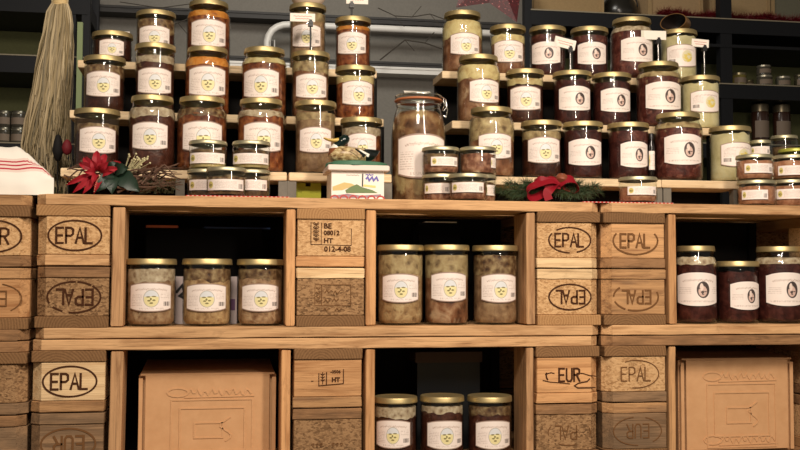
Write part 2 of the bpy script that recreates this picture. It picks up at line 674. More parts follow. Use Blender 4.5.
PX0 = 0.0
UNIT_L, UNIT_R = -1.212, 1.2075
pallet('topmost pallet of the middle counter, bright oval stamps on both corner blocks', PX0, 0, False, ('chip', 'chip', 'chip'), ('EPAL', 'BE', 'EPAL_worn'), 'deck', seed=1, bot=('deck', 'orange', 'pale'), strm=(END, END, ENDOLD))
pallet('second pallet of the middle counter, upside-down with its oval stamps inverted', PX0, -LV, True, ('chipdark', 'chipdark', 'chip'), ('EPAL_broken', 'BE_faint', 'EPAL'), 'deck', seed=2, bot=('old', 'pale', 'pale'), strm=(ENDOLD, ENDOLD, END))
pallet('third pallet of the middle counter, pale block with crisp oval stamp at left', PX0 - .004, -2 * LV, False, ('pale', 'orange', 'orange'), ('EPAL', 'HT', 'EUR'), 'deck', seed=3, bot=('brown', 'brown', 'orange'), strm=(ENDOLD, ENDOLD, ENDOLD))
pallet('fourth pallet of the middle counter, upside-down with worn dark chip blocks', PX0 - .004, -3 * LV, True, ('grey', 'chipdark', 'chipdark'), ('EUR_oval', 'line_faint', 'PAL_faint'), 'brown', seed=4, bot=('grey', 'old', 'old'), strm=(ENDOLD,) * 3)
pallet('topmost pallet of the right counter, carved half-open oval stamp', UNIT_R, .0, False, ('solid', 'chip', 'chip'), ('EPAL_open', None, None), 'deck', seed=5, bot=('old', 'old', 'old'), strm=(ENDOLD, END, END))
pallet('second pallet of the right counter, upside-down with smudged inverted stamp', UNIT_R, -LV, True, ('solid', 'chip', 'chip'), ('EPAL_open2', None, None), 'deck', seed=6, bot=('brown', 'old', 'old'), strm=(ENDOLD, END, END))
pallet('third pallet of the right counter, chip block with faint oval stamp', UNIT_R, -2 * LV, False, ('chip', 'chip', 'chip'), ('EPAL_faint', None, None), 'old', seed=7, bot=('grey', 'old', 'old'), strm=(ENDOLD, END, END))
pallet('fourth pallet of the right counter, bleached grey block with faded oval', UNIT_R, -3 * LV, True, ('grey', 'chip', 'chip'), ('EUR_faint', None, None), 'old', seed=8, bot=('brown', 'old', 'old'), strm=(ENDOLD, END, END))
pallet('topmost pallet at the left edge, under the striped cloth', UNIT_L, -.003, False, ('chip', 'chip', 'chip'), (None, None, 'EUR_left'), 'brown', seed=9, bot=('old', 'old', 'old'), strm=(END, END, ENDOLD))
pallet('second pallet at the left edge, upside-down solid wood block', UNIT_L, -LV - .003, True, ('chip', 'chip', 'orange'), (None, None, 'EUR_faint'), 'old', seed=10, bot=('old', 'old', 'brown'), strm=(END, END, ENDOLD))
pallet('third pallet at the left edge, rough dark chip block without stamp', UNIT_L, -2 * LV - .003, False, ('chip', 'chip', 'chipdark'), (None, None, None), 'old', seed=11, bot=('old', 'old', 'grey'), strm=(END, END, ENDOLD))
pallet('fourth pallet at the left edge, grey block at the photo bottom', UNIT_L, -3 * LV - .003, True, ('chip', 'chip', 'grey'), (None, None, None), 'grey', seed=12, bot=('old', 'old', 'old'), strm=(END, END, ENDOLD))

# upright boards beside the blocks
def upright(px0, px1, pyr, row, label, mat='upright', lean=0.0, d=0.1, y0=0.004):
    a, b = at(px0, pyr, y0).x, at(px1, pyr, y0).x
    zt = -row * 2 * LV - T_DECK - .0024
    zb = -row * 2 * LV - 2 * LV + .002 + T_DECK + .0018
    me = slab(zt - zb, d, b - a, bev=.0018, jit=.0014, step=.05, seed=int(px0))
    o = obj('upright_board', me, WD[mat], None, ((a + b) / 2, y0 + d / 2, (zt + zb) / 2), (0, PI / 2 + lean, 0))
    tag(o, label, 'board', 'upright boards between the pallet openings')
    return o


upright(111.8, 124, 260, 0, 'broad upright board left of the three pale pate jars', lean=.006)
upright(286, 295.2, 260, 0, 'upright board right of the three pale pate jars', 'orange')
upright(366, 376, 260, 0, 'upright board left of the three tall pate jars', 'orange')
upright(526.5, 535.2, 260, 0, 'upright board right of the three tall pate jars', 'upright')
upright(668.8, 676.5, 260, 0, 'slim upright board left of the wine-red jars in the right counter', 'orange')
upright(109.5, 122, 400, 1, 'knotty upright board left of the left cardboard box', 'upright', lean=.012)
upright(281, 290.3, 400, 1, 'upright board right of the left cardboard box', 'orange')
upright(365.6, 374.8, 400, 1, 'upright board left of the three dark jars at the bottom', 'orange')
upright(526.5, 533.8, 400, 1, 'upright board right of the three dark jars at the bottom', 'upright')
upright(669, 676, 400, 1, 'slim upright board left of the right cardboard box', 'brown', lean=.008)

# ------------------------------------------------------------------ room
floor_z = -4 * LV - .0015
FL = plain('floor_concrete', srgb(90, 80, 70), 0.8, bump=.2)
fm = MB(); fm.box((-6, -4, floor_z - .05), (8, 4.2, floor_z))
struct(obj('floor', fm.mesh('floor'), FL))
CEILM = plain('ceiling_paint', srgb(150, 140, 126), 0.8)
cm = MB(); cm.box((-6, -1.2, 2.3), (8, 3.75, 2.4))
struct(obj('ceiling', cm.mesh('ceiling'), CEILM))
WALLM = plain('grey_wall_paint', srgb(128, 124, 116), 0.75, bump=.05)
wm = MB(); wm.box((-6, 3.6, floor_z), (8, 3.75, 2.8))
struct(obj('wall_back', wm.mesh('wall_back'), WALLM))

# ------------------------------------------------------------------ jar materials
def glass_mat(name, tint=(0.93, 0.95, 0.92, 1), base=0.05):
    M = Mat(name)
    lw = M.node('ShaderNodeLayerWeight')
    f = NX(M.nt, lw.outputs['Facing'])
    fac = (f.sq().sq() * 0.75 + base).min(1.0)
    tr = M.node('ShaderNodeBsdfTransparent')
    tr.inputs[0].default_value = tint
    gl = M.node('ShaderNodeBsdfGlossy')
    gl.inputs['Roughness'].default_value = 0.055
    mx = M.node('ShaderNodeMixShader')
    M.link(fac, mx.inputs[0])
    M.link(tr.outputs[0], mx.inputs[1])
    M.link(gl.outputs[0], mx.inputs[2])
    M.link(mx.outputs[0], M.out.inputs[0])
    return M.m


GLASS = glass_mat('jar_glass')


def food(name, a, b, c, scale=70, chunky=0.5, rough=0.35, white=None):
    M = Mat(name)
    co = M.coords()
    n = M.noise(co, scale, 5, 0.6, 0.5)
    v = M.voronoi(co, scale * 1.1, 'SMOOTH_F1')
    f = n * (1 - chunky * 0.5) + v * chunky * 0.6
    col = M.ramp(f, [(0.3, a), (0.5, b), (0.72, c)])
    if white:
        n2 = M.noise(co, scale * 0.45, 3, 0.6, 1.0)
        col = M.mix(((n2 - 0.56) * 7.0).max(0.0).min(0.8), col, white)
    M.color(M.vary(col, 0.88, 1.12)).set(Roughness=rough)
    M.b.inputs['Specular IOR Level'].default_value = 0.2
    M.bump(f, 0.5, 0.005)
    return M.m


FOOD = {
    'pate': food('grey_pate', srgb(108, 74, 52), srgb(160, 126, 96), srgb(188, 156, 122), 85, 0.6, white=srgb(202, 176, 144)),
    'pate_y': food('yellowish_pate', srgb(114, 80, 52), srgb(166, 132, 94), srgb(194, 162, 120), 75, 0.6, white=srgb(202, 174, 130)),
    'ham': food('pink_brown_meat', srgb(70, 40, 26), srgb(128, 84, 58), srgb(184, 146, 114), 38, 0.7, white=srgb(196, 166, 134)),
    'brown': food('dark_brown_stew', srgb(36, 18, 13), srgb(60, 31, 22), srgb(84, 48, 34), 60, 0.4),
    'choc': food('red_brown_stew', srgb(50, 25, 18), srgb(76, 41, 31), srgb(98, 58, 44), 80, 0.3),
    'red': food('orange_red_stew', srgb(66, 28, 14), srgb(116, 60, 34), srgb(164, 102, 60), 75, 0.8),
    'wine': food('wine_red_stew', srgb(36, 15, 13), srgb(62, 29, 25), srgb(88, 46, 39), 70, 0.4),
    'winelight': food('wine_red_sauce', srgb(48, 21, 18), srgb(82, 40, 34), srgb(114, 64, 54), 75, 0.4, white=srgb(128, 80, 68)),
    'meat': food('grey_meat', srgb(98, 70, 50), srgb(142, 110, 82), srgb(172, 142, 108), 60, 0.5),
    'cream': food('cream_fat', srgb(182, 168, 120), srgb(206, 192, 148), srgb(218, 208, 170), 25, 0.1, 0.5),
    'foie': food('pink_terrine', srgb(124, 78, 56), srgb(166, 114, 86), srgb(188, 142, 110), 80, 0.5),
    'foie_dark': food('dark_terrine', srgb(52, 38, 26), srgb(88, 66, 46), srgb(142, 116, 84), 70, 0.6),
    'rillette': food('pink_flaked_meat', srgb(74, 40, 30), srgb(134, 88, 68), srgb(190, 148, 120), 75, 0.7),
    'confit': food('confit_meat', srgb(66, 40, 26), srgb(126, 88, 58), srgb(178, 146, 104), 34, 0.7, white=srgb(186, 164, 118)),
    'f_yellow': food('yellow_fat', srgb(166, 132, 86), srgb(202, 182, 130), srgb(214, 202, 156), 45, 0.3),
    'f_green': food('greenish_fat', srgb(96, 74, 52), srgb(162, 138, 100), srgb(192, 172, 130), 60, 0.6),
    'f_orange': food('orange_fat', srgb(160, 86, 30), srgb(198, 128, 56), srgb(214, 158, 90), 60, 0.3),
    'f_white': food('white_fat', srgb(132, 108, 86), srgb(176, 156, 130), srgb(204, 188, 164), 95, 0.7),
    'f_brown': food('brown_speckled_fat', srgb(60, 38, 26), srgb(112, 84, 58), srgb(168, 144, 106), 85, 0.8),
}
GOLD = Mat('gold_lid')
GOLD.color(srgb(194, 174, 124)).set(Metallic=0.85, Roughness=0.46)
GOLD = GOLD.m
SILVER = Mat('pale_gold_lid')
SILVER.color(srgb(194, 186, 152)).set(Metallic=0.85, Roughness=0.46)
SILVER = SILVER.m


def label_mat(name, style, emb=.52):
    M = Mat(name)
    uv = M.node('ShaderNodeUVMap', uv_map='print')
    sp = M.node('ShaderNodeSeparateXYZ')
    M.link(uv.outputs[0], sp.inputs[0])
    u, v = NX(M.nt, sp.outputs[0]), NX(M.nt, sp.outputs[1])
    ue = M.node('ShaderNodeUVMap', uv_map='edge')
    se = M.node('ShaderNodeSeparateXYZ')
    M.link(ue.outputs[0], se.inputs[0])
    eu, ev = NX(M.nt, se.outputs[0]), NX(M.nt, se.outputs[1])

    def ell(cx, cy, rx, ry):
        return (((u - cx) / rx).sq() + ((v - cy) / ry).sq()).lt(1.0)

    def rect(x0, x1, y0, y1):
        return u.gt(x0) * u.lt(x1) * v.gt(y0) * v.lt(y1)
    paper = srgb(240, 226, 206)
    col = M.mix(M.noise(uv.outputs[0], 3.0, 2), srgb(232, 218, 208), srgb(240, 228, 218))
    ink = srgb(150, 128, 112)
    # small print as broken lines
    cu = M.node('ShaderNodeCombineXYZ')
    M.link((u * 42.0), cu.inputs[0])
    M.link((v * 15.0).floor() * 3.7, cu.inputs[1])
    nz = M.noise(cu.outputs[0], 1.0, 1)
    lines = (v * 15.0).fract().lt(0.45) * nz.gt(0.44)
    if style == 'band':
        col = M.mix(lines * rect(.24, .78, .15, .85) * 0.55, col, ink)
        col = M.mix(ell(.12, .5, .075, .32), col, srgb(206, 190, 112))
        col = M.mix(ell(.12, .46, .05, .12) * nz.gt(.45), col, srgb(96, 90, 50))
        bar = rect(.83, .96, .16, .6) * ((u * 300.0).sin() + (u * 173.0).sin()).gt(-.2)
        col = M.mix(bar * .85, col, srgb(50, 44, 44))
    else:
        wav = ((u * 131.0).sin() * .024 + (u * 57.0).sin() * .012 + (u * 290.0).sin() * .016)
        title = (v - .84 - ((u - .5).sq() * -.35) - wav).abs().lt(.016) * rect(.16, .88, .6, 1.1) * nz.gt(.36)
        col = M.mix(title * .85, col, srgb(158, 128, 108))
        if style == 'sun':
            col = M.mix(lines * (rect(.05, .32, .12, .62) + rect(.72, .94, .42, .68)) * .45, col, ink)
            cx, cy = emb, .44
            col = M.mix(ell(cx, cy, .172, .37), col, srgb(168, 162, 146))
            col = M.mix(ell(cx, cy, .160, .345), col, srgb(214, 216, 216))
            col = M.mix(ell(cx, cy - .02, .155, .32) * v.lt(.50 + .02), col, srgb(224, 212, 156))
            col = M.mix(ell(cx, cy - .05, .09, .14) * v.gt(.34), col, srgb(230, 220, 160))
            dk = srgb(126, 116, 72)
            for (x, y, a, b) in ((-.065, .07, .045, .03), (.055, .09, .05, .026), (-.01, -.02, .022, .05), (.055, -.07, .035, .035), (-.05, -.09, .035, .035), (.0, -.19, .04, .035)):
                col = M.mix(ell(cx + x, cy + y, a, b), col, dk)
            col = M.mix(rect(.25, .8, -.02, .055) * nz.gt(.5) * .4, col, ink)
            bar = rect(.79, .95, .13, .31) * ((u * 260.0).sin() + (u * 151.0).sin()).gt(-.35)
            col = M.mix(bar * .85, col, srgb(60, 50, 46))
        elif style == 'duck':
            col = M.mix(lines * (rect(.05, .36, .32, .6) + rect(.84, .97, .3, .6)) * .4, col, ink)
            cx, cy = .62, .48
            col = M.mix(ell(cx, cy, .142, .31), col, srgb(70, 58, 54))
            nb = M.noise(uv.outputs[0], 9.0, 3)
            col = M.mix(ell(cx - .01, cy - .06, .095, .2) * nb.gt(.42), col, srgb(206, 176, 162))
            col = M.mix(ell(cx - .035, cy + .1, .04, .14) * nb.gt(.4), col, srgb(226, 206, 192))
            col = M.mix(rect(.1, .9, .02, .08) * nz.gt(.5) * .5, col, ink)
        else:   # cream: sun emblem pushed right with barcode at left
            col = M.mix(lines * rect(.08, .4, .38, .8) * .5, col, ink)
            cx, cy = .64, .46
            col = M.mix(ell(cx, cy, .17, .33), col, srgb(214, 206, 170))
            nb = M.noise(uv.outputs[0], 8.0, 3)
            col = M.mix(ell(cx, cy - .06, .15, .24) * nb.gt(.47), col, srgb(214, 190, 90))
            bar = rect(.08, .28, .14, .32) * ((u * 260.0).sin() + (u * 151.0).sin()).gt(-.35)
            col = M.mix(bar * .85, col, srgb(60, 50, 46))
    if style in ('sun', 'cream'):
        edge = (ev.lt(.035) + ev.gt(.965) + eu.lt(.018) + eu.gt(.982)).min(1.0)
        col = M.mix(edge * .8, col, srgb(120, 84, 58))
    M.color(col).set(Roughness=0.5)
    return M.m


LAB = {'sunright': label_mat('label_large', 'sun', .74)}
LAB.update({k: label_mat('label_' + k, k) for k in ('sun', 'duck', 'cream', 'band')})


def label_mesh(r, p0, p1, z0, z1, arch, zoff=0.0):
    """paper label bent round a jar of radius r between angles p0 and p1 (from -Y toward +X)"""
    n = 22
    vs, fs, uvs, eds = [], [], [], []
    for i in range(n + 1):
        t = i / n
        a = p0 + (p1 - p0) * t
        s = abs(t - .5) * 2
        bump = 0.0
        if arch:
            bump = (1 - s * s) if s < .8 else (1 - .64) * (1 - (s - .8) / .2) * .55 + .0
            bump = max(0.0, 1 - min(1, s * 1.04) ** 2.4)
        h = z1 - z0
        lo, hi = z0 - bump * h * .12, z1 + bump * h * .12
        for k in range(5):
            q = k / 4
            z = lo + (hi - lo) * q
            vs.append((r * math.sin(a), -r * math.cos(a), z))
            uvs.append((t, (z - z0) / h))
            eds.append((t, q))
    for i in range(n):
        for k in range(4):
            fs.append((i * 5 + k, i * 5 + 5 + k, i * 5 + 6 + k, i * 5 + 1 + k))
    m = mesh_from('label', vs, fs)
    for nm, dat in (('print', uvs), ('edge', eds)):
        l = m.uv_layers.new(name=nm)
        for lp in m.loops:
            l.data[lp.index].uv = dat[lp.vertex_index]
    m.shade_smooth()
    return m


def jar(label, px, wpx, ytop, Y, zb, shape, content, fat, lab, lpx=None, fill=0.86, fath=0.14, group=None, lid=None, cat='jar', name='glass_jar', below=False, wob=1.0):
    """preserving jar: px centre, pixel width, lid top; Y depth of its axis; zb what it stands on"""
    X = at(px, (ytop + 240) / 2 if not below else ytop, Y).x
    D = depth((X, Y, zb + .07))
    R = wpx / 2 / F * D
    h = at(px, ytop, Y + (R * .8 if below else -R * .9)).z - zb
    root = thing(name, label, cat, (X, Y, zb), group)
    if shape == 'straight':
        rb, rl, rn = R * .965, R, R * .94
    elif shape == 'tin':
        rb, rl, rn = R * .985, R, R * .95
    else:
        rb, rl, rn = R, R * .90, R * .86
    lh = .0125 if shape != 'tin' else .0085
    zt = h - lh                         # underside of the lid
    sh = .008 if shape == 'straight' else (.005 if shape == 'tin' else .017)
    zs = zt - sh                        # shoulder
    g = MB()
    if shape == 'shoulder':
        prof = [(0, .003), (rb * .78, .003), (rb * .84, 0), (rb * .93, .001), (rb * .985, .006), (rb, .014), (rb, zs - .016), (rb * .985, zs - .008), (rb * .94, zs), (rn, zs + .007), (rn, h - .003)]
    else:
        prof = [(0, .003), (rb * .8, .003), (rb * .86, 0), (rb * .94, .001), (rb * .985, .005), (rb, .011), (rb, zs - .004), (rb * .985, zs), (rn, zs + .004), (rn, h - .003)]
    g.lathe(prof, 40)
    obj('glass_body', g.mesh('glass_body', 40), GLASS, root)
    # lid with rolled rim and a raised ring
    l = MB()
    l.lathe([(rl * .93, zt + .0002), (rl, zt), (rl * 1.008, zt + .0016), (rl, zt + .0032), (rl * .992, h - .003), (rl * .975, h - .0008), (rl * .95, h), (rl * .90, h - .0004), (rl * .87, h - .0016), (rl * .6, h - .0016), (0, h - .0012)], 40)
    obj('lid', l.mesh('lid', 35), lid or (SILVER if shape == 'tin' else GOLD), root)
    # contents
    sd = random.Random(label).uniform(0, 50)
    ztop = (zs * fill + .002) if shape != 'shoulder' else zs + .004 - (1 - fill) * .1
    fh = h * fath if fat else 0

    def rad(z):
        if shape == 'shoulder' and z > zs - .016:
            t = min(1, (z - zs + .016) / .023)
            return (rb + (rn - rb) * t * t) - .002
        return rb - .0022 if z > .012 else rb * .97 - .0022
    zmid = ztop - fh
    jm = lambda amp: (lambda i, a: 0)
    c = MB()
    zz = [.0045, .009, .013] + [.013 + (zmid - .013) * k / 5 for k in range(1, 6)]
    prof = [(0, .0045), (rb * .9 - .002, .0045)] + [(rad(z), z) for z in zz[1:]] + [(0, zmid)]
    nl = len(prof)

    def jc(i, a):
        if i == nl - 2:
            return (noise.noise(Vector((math.cos(a) * 2.2, math.sin(a) * 2.2, sd))) * .006 + noise.noise(Vector((math.cos(a) * 7, math.sin(a) * 7, sd))) * .002) * wob
        return 0
    c.lathe(prof, 40, jit=jc)
    obj('contents', c.mesh('contents', 50), FOOD[content], root)
    if fat:
        f = MB()
        zf = [zmid - .005, zmid + fh * .5, ztop]
        prof = [(rad(zf[0]) * .985, zf[0]), (rad(zf[0]) + .0006, zf[0] + .001), (rad(zf[1]) + .0006, zf[1]), (rad(ztop) + .0004, ztop), (rad(ztop) * .9, ztop + .001), (0, ztop + .0008)]

        def jf(i, a):
            q = Vector((math.cos(a) * 2.6, math.sin(a) * 2.6, sd + 9))
            if i < 2:
                return (noise.noise(q) * .007 + noise.noise(q * 3) * .003) * wob
            if i in (3, 4):
                return noise.noise(q * 1.7 + Vector((3, 1, 7))) * .0025
            return 0
        f.lathe(prof, 40, jit=jf)
        obj('fat_layer', f.mesh('fat_layer', 50), FOOD[fat], root)
    if lab:
        x0, x1, y0, y1 = lpx
        pc = math.atan2(CAM.x - X, Y - CAM.y)
        rp = rb / R * wpx / 2
        cl = lambda s: max(-.985, min(.985, s))
        xm, xh = (x0 + x1) / 2, (x1 - x0) / 2 * .945
        a0, a1 = pc + math.asin(cl((xm - xh - px) / rp)), pc + math.asin(cl((xm + xh - px) / rp))
        zl1, zl0 = at(px, y0, Y - rb).z - zb, at(px, y1, Y - rb).z - zb
        hh = (zl1 - zl0)
        arch = lab != 'band'
        if arch:        # the measured height includes both bulges
            hh *= 1.05
            hh2 = hh / 1.24
            zl0 = zl0 - hh * .03 + hh2 * .12
            zl1 = zl0 + hh2
        obj('label', label_mesh(rb + .0007, a0, a1, zl0, zl1, arch), LAB[lab], root)
    root['top'] = h
    return root


# ------------------------------------------------------------------ stepped stands behind the counter edge
YS = (0.165, 0.285, 0.405)          # front edges of the three steps
ZL = [at(275, 172, YS[0]).z, at(232, 114.5, YS[1]).z, at(180, 63.5, YS[2]).z]
ZR = [at(600, 178.5, YS[0]).z, at(520, 122.5, YS[1]).z, at(450, 71, YS[2]).z]
BLACKP = plain('shade_black', srgb(22, 20, 18), 0.85, spec=.2)  # black standing for the shade in the openings and under the steps
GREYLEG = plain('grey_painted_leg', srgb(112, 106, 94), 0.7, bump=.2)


def stand(label, pxa, pxb, Z, seams=(), legs_px=()):
    xa, xb = at(pxa, 176, YS[0]).x, at(pxb, 176, YS[0]).x
    root = thing('stepped_stand', label, 'display stand', (xa, YS[0], 0), 'stepped wooden stands')
    xs = [xa] + [at(s, 180, YS[0]).x for s in seams] + [xb]
    for i in range(3):
        for a, b in zip(xs[:-1], xs[1:]):
            me = slab(b - a - .0015, .117, .019, jit=.0008, seed=i + int(pxa))
            obj('step_board', me, WD['step'], root, ((a + b) / 2 - xa, YS[i] + .0585 - YS[0], Z[i] - .0096))
        # black panel added behind every step, standing for the shadow below it
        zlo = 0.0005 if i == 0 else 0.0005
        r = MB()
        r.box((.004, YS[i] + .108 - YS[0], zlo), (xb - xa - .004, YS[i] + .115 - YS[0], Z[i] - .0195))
        obj('shade_panel', r.mesh('shade_panel'), BLACKP, root)
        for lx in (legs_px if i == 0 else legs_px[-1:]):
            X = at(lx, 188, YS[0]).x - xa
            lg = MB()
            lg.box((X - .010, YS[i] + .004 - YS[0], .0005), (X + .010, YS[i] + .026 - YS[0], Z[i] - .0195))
            obj('leg', lg.mesh('leg'), GREYLEG if i == 0 else BLACKP, root)  # rear legs coloured black for the shade beneath the steps
    return root


stand('stepped stand of pale boards behind the poinsettia and red stew jars', 60, 287, ZL, (), (180, 283))
stand('narrow stepped stand of pale boards behind the duck figurine', 288.5, 392, ZL, (), (292, 388))
stand('long stepped stand of pale boards behind the ribboned pine sprig', 463, 742, ZR, (662,), (467, 659, 668, 738))

JY = [y + .055 for y in YS]
GL, GR = 'jars on the left steps', 'jars on the right steps'
# left, bottom step
jar('dark brown jar with thin yellow fat, behind the red poinsettia', 96.3, 45, 107.5, JY[0], ZL[0], 'straight', 'brown', 'f_brown', 'sun', (79, 115, 126.5, 152.5), fath=.10, group=GL)
jar('red-brown jar with greyish fat, bottom step above the twig wreath', 151.5, 46, 94, JY[0], ZL[0], 'shoulder', 'choc', 'f_white', 'sun', (132, 167.5, 122, 149), fill=.97, fath=.10, group=GL)
jar('orange-red stew jar on bottom step behind the left small stacked jars', 201.5, 50, 95, JY[0], ZL[0], 'shoulder', 'red', 'f_brown', 'sun', (182, 222, 121, 151), fill=.97, fath=.08, group=GL)
jar('reddish stew jar on bottom step, partly behind the rightmost small stacked jar', 260.5, 47, 97, JY[0], ZL[0], 'shoulder', 'red', 'f_white', 'sun', (243, 281, 122, 151), fill=.97, fath=.06, group=GL)
jar('grey-green meat jar on bottom step beside the duck figurine', 315, 42, 99.5, JY[0], ZL[0], 'straight', 'meat', 'f_green', 'sun', (299, 331.5, 127, 152), fill=.93, fath=.08, group=GL, wob=.4)
jar('orange-brown jar directly behind the duck figurine', 361, 42, 116.5, JY[0], ZL[0], 'straight', 'red', 'f_white', 'sun', (347, 376.5, 133, 158), fill=.95, fath=.1, group=GL)
# left, middle step
jar('dark brown jar with speckled fat, leftmost of the middle step', 103.3, 41, 54.5, JY[1], ZL[1], 'straight', 'brown', 'f_brown', 'sun', (85.5, 119, 71, 96), fill=.96, fath=.17, group=GL)
jar('smooth red-brown jar, second from left on the middle step', 154, 40, 42, JY[1], ZL[1], 'straight', 'choc', 'f_white', 'sun', (137, 170.5, 67.5, 93), fill=.92, fath=.07, group=GL, wob=.5)
jar('orange-fat stew jar, third from left on the middle step', 206.5, 44.5, 45, JY[1], ZL[1], 'shoulder', 'red', 'f_orange', 'sun', (188, 225, 66, 95), fill=.98, fath=.09, group=GL, wob=.5)
jar('brown bean stew jar below the white pipe bend', 263.5, 45, 45.5, JY[1], ZL[1], 'shoulder', 'red', 'f_yellow', 'sun', (243, 279, 68.5, 97), fill=.98, fath=.05, group=GL, wob=.3)
jar('beige meat jar with pale green fat, middle step below the price tag', 310, 38.5, 50, JY[1], ZL[1], 'straight', 'ham', 'f_green', 'sun', (295, 326.5, 73.5, 97.5), fill=.95, fath=.13, group=GL)
jar('orange-brown stew jar, rightmost on the middle left step', 355, 40.5, 64.5, JY[1], ZL[1], 'straight', 'red', 'f_yellow', 'sun', (341.5, 372.5, 80.5, 104.5), fill=.93, fath=.09, group=GL, wob=.4)
# left, top step
jar('short dark jar with a white card on its lid, top left', 111, 40, 30, JY[2], ZL[2], 'straight', 'brown', None, 'sun', (98, 122.5, 39, 55.5), fill=.97, group=GL)
jar('pale-topped brown jar, top step second from left', 154.5, 39, 9, JY[2], ZL[2], 'straight', 'choc', 'f_brown', 'sun', (138, 168.5, 25.5, 46), fill=.96, fath=.22, group=GL)
jar('orange-fat stew jar cut by the upper photo edge', 207.5, 43, -1.5, JY[2], ZL[2], 'shoulder', 'red', 'f_orange', 'sun', (190, 225, 19, 46), fill=.98, fath=.07, group=GL, wob=.5)
jar_pt = jar('grey meat jar behind the clipped price tag, carrying a pale bowl', 307, 37, 2, JY[2], ZL[2], 'straight', 'meat', 'f_green', 'sun', (291.5, 320.5, 24, 46.5), fill=.96, fath=.1, group=GL)
jar('orange bean stew jar, top step right under a dark clip', 352.5, 36, 15.5, JY[2], ZL[2], 'straight', 'red', 'f_orange', 'sun', (337, 366, 31.5, 53.5), fill=.95, fath=.04, group=GL, wob=.4)
# right, bottom step
jar('tall jar with mottled green fat behind small stacked jars', 491.5, 46, 105.5, JY[0], ZR[0], 'shoulder', 'ham', 'f_green', 'sun', (478, 511.5, 133, 158), fill=.98, fath=.28, group=GR)
jar('dark jar with pale green fat band above the ribbon bow', 541.5, 41, 119.5, JY[0], ZR[0], 'straight', 'brown', 'f_green', 'sun', (527.5, 560, 137, 162.5), fill=.93, fath=.1, group=GR, wob=.4)
jar('dark wine jar above the pine sprig tip, bottom right step', 583, 40.5, 120.5, JY[0], ZR[0], 'straight', 'wine', None, 'duck', (568.5, 601.5, 139, 164.5), fill=.97, group=GR)
jar('wine jar directly above the lone small jar', 628.5, 41.5, 121.5, JY[0], ZR[0], 'straight', 'wine', 'winelight', 'duck', (620.5, 647.5, 141.5, 166.5), fill=.97, fath=.15, group=GR)
jar('large shouldered wine jar beside the cream jar, bottom right step', 678.5, 48, 111, JY[0], ZR[0], 'shoulder', 'winelight', 'f_green', 'duck', (664.5, 701, 134, 163.5), fill=.99, fath=.05, group=GR, wob=.2)
jar('cream coloured jar beside the pink terrine jars, bottom right step', 730.5, 41, 125, JY[0], ZR[0], 'straight', 'cream', None, 'cream', (721, 751, 142, 166), fill=.99, group=GR)
# right, middle step
jar('large jar with yellow fat, leftmost on the middle right step', 478.5, 43.5, 53, JY[1], ZR[1], 'shoulder', 'ham', 'f_yellow', 'sun', (469, 499, 79, 102), fill=.99, fath=.19, group=GR)
jar('dark jar with yellow fat band, middle right step second from left', 525, 38.5, 68, JY[1], ZR[1], 'straight', 'brown', 'f_yellow', 'sun', (510, 541, 86, 109.5), fill=.95, fath=.08, group=GR, wob=.4)
jar('dark wine jar, third from left on the middle right step', 572.5, 39, 69.5, JY[1], ZR[1], 'straight', 'wine', None, 'duck', (559, 590.5, 86, 109.5), fill=.95, group=GR)
jar('dark wine jar, fourth from left on the middle right step', 612, 39, 71.5, JY[1], ZR[1], 'straight', 'wine', None, 'duck', (601, 630.5, 88, 111), fill=.95, group=GR)
jar('large shouldered wine jar on the middle right step beside cream jar', 659, 44.5, 60, JY[1], ZR[1], 'shoulder', 'winelight', 'f_green', 'duck', (646, 681, 81.5, 108.5), fill=.98, fath=.05, group=GR, wob=.2)
jar('cream coloured jar on the middle right step beside the black shelf post', 701, 38.5, 74.5, JY[1], ZR[1], 'straight', 'cream', None, 'cream', (691, 719, 90, 111.5), fill=.99, group=GR)
# right, top step
jar('tall meat jar with thick yellow fat under the glitter star', 462.3, 40.5, 9, JY[2], ZR[2], 'shoulder', 'ham', 'f_yellow', 'sun', (450, 479.5, 32.5, 54), fill=.99, fath=.26, group=GR)
jar('brown jar with yellow fat band and white card behind its lid', 508, 36, 23.5, JY[2], ZR[2], 'straight', 'ham', 'f_yellow', 'sun', (494, 523.5, 40, 61.5), fill=.92, fath=.13, group=GR, wob=.5)
jar('dark wine jar left of the tilted price tag, top step', 548, 36.5, 24.5, JY[2], ZR[2], 'straight', 'wine', 'winelight', 'duck', (532, 561, 41.5, 63), fill=.95, fath=.06, group=GR, wob=.3)
jar('dark wine jar right of the tilted price tag, top step', 590, 37.5, 25.5, JY[2], ZR[2], 'straight', 'wine', 'winelight', 'duck', (578, 606.5, 42, 63.5), fill=.95, fath=.1, group=GR, wob=.3)
jar('large shouldered wine jar on the top step behind a white price tag', 632.5, 42.5, 15.5, JY[2], ZR[2], 'shoulder', 'winelight', 'f_white', 'duck', (621.5, 653, 37, 60.5), fill=.99, fath=.05, group=GR, wob=.2)
jar_bowl = jar('cream coloured jar on the top step carrying a bronze bowl', 679.5, 36.5, 28, JY[2], ZR[2], 'straight', 'cream', None, 'cream', (667.5, 696.5, 44, 66), fill=.99, group=GR)

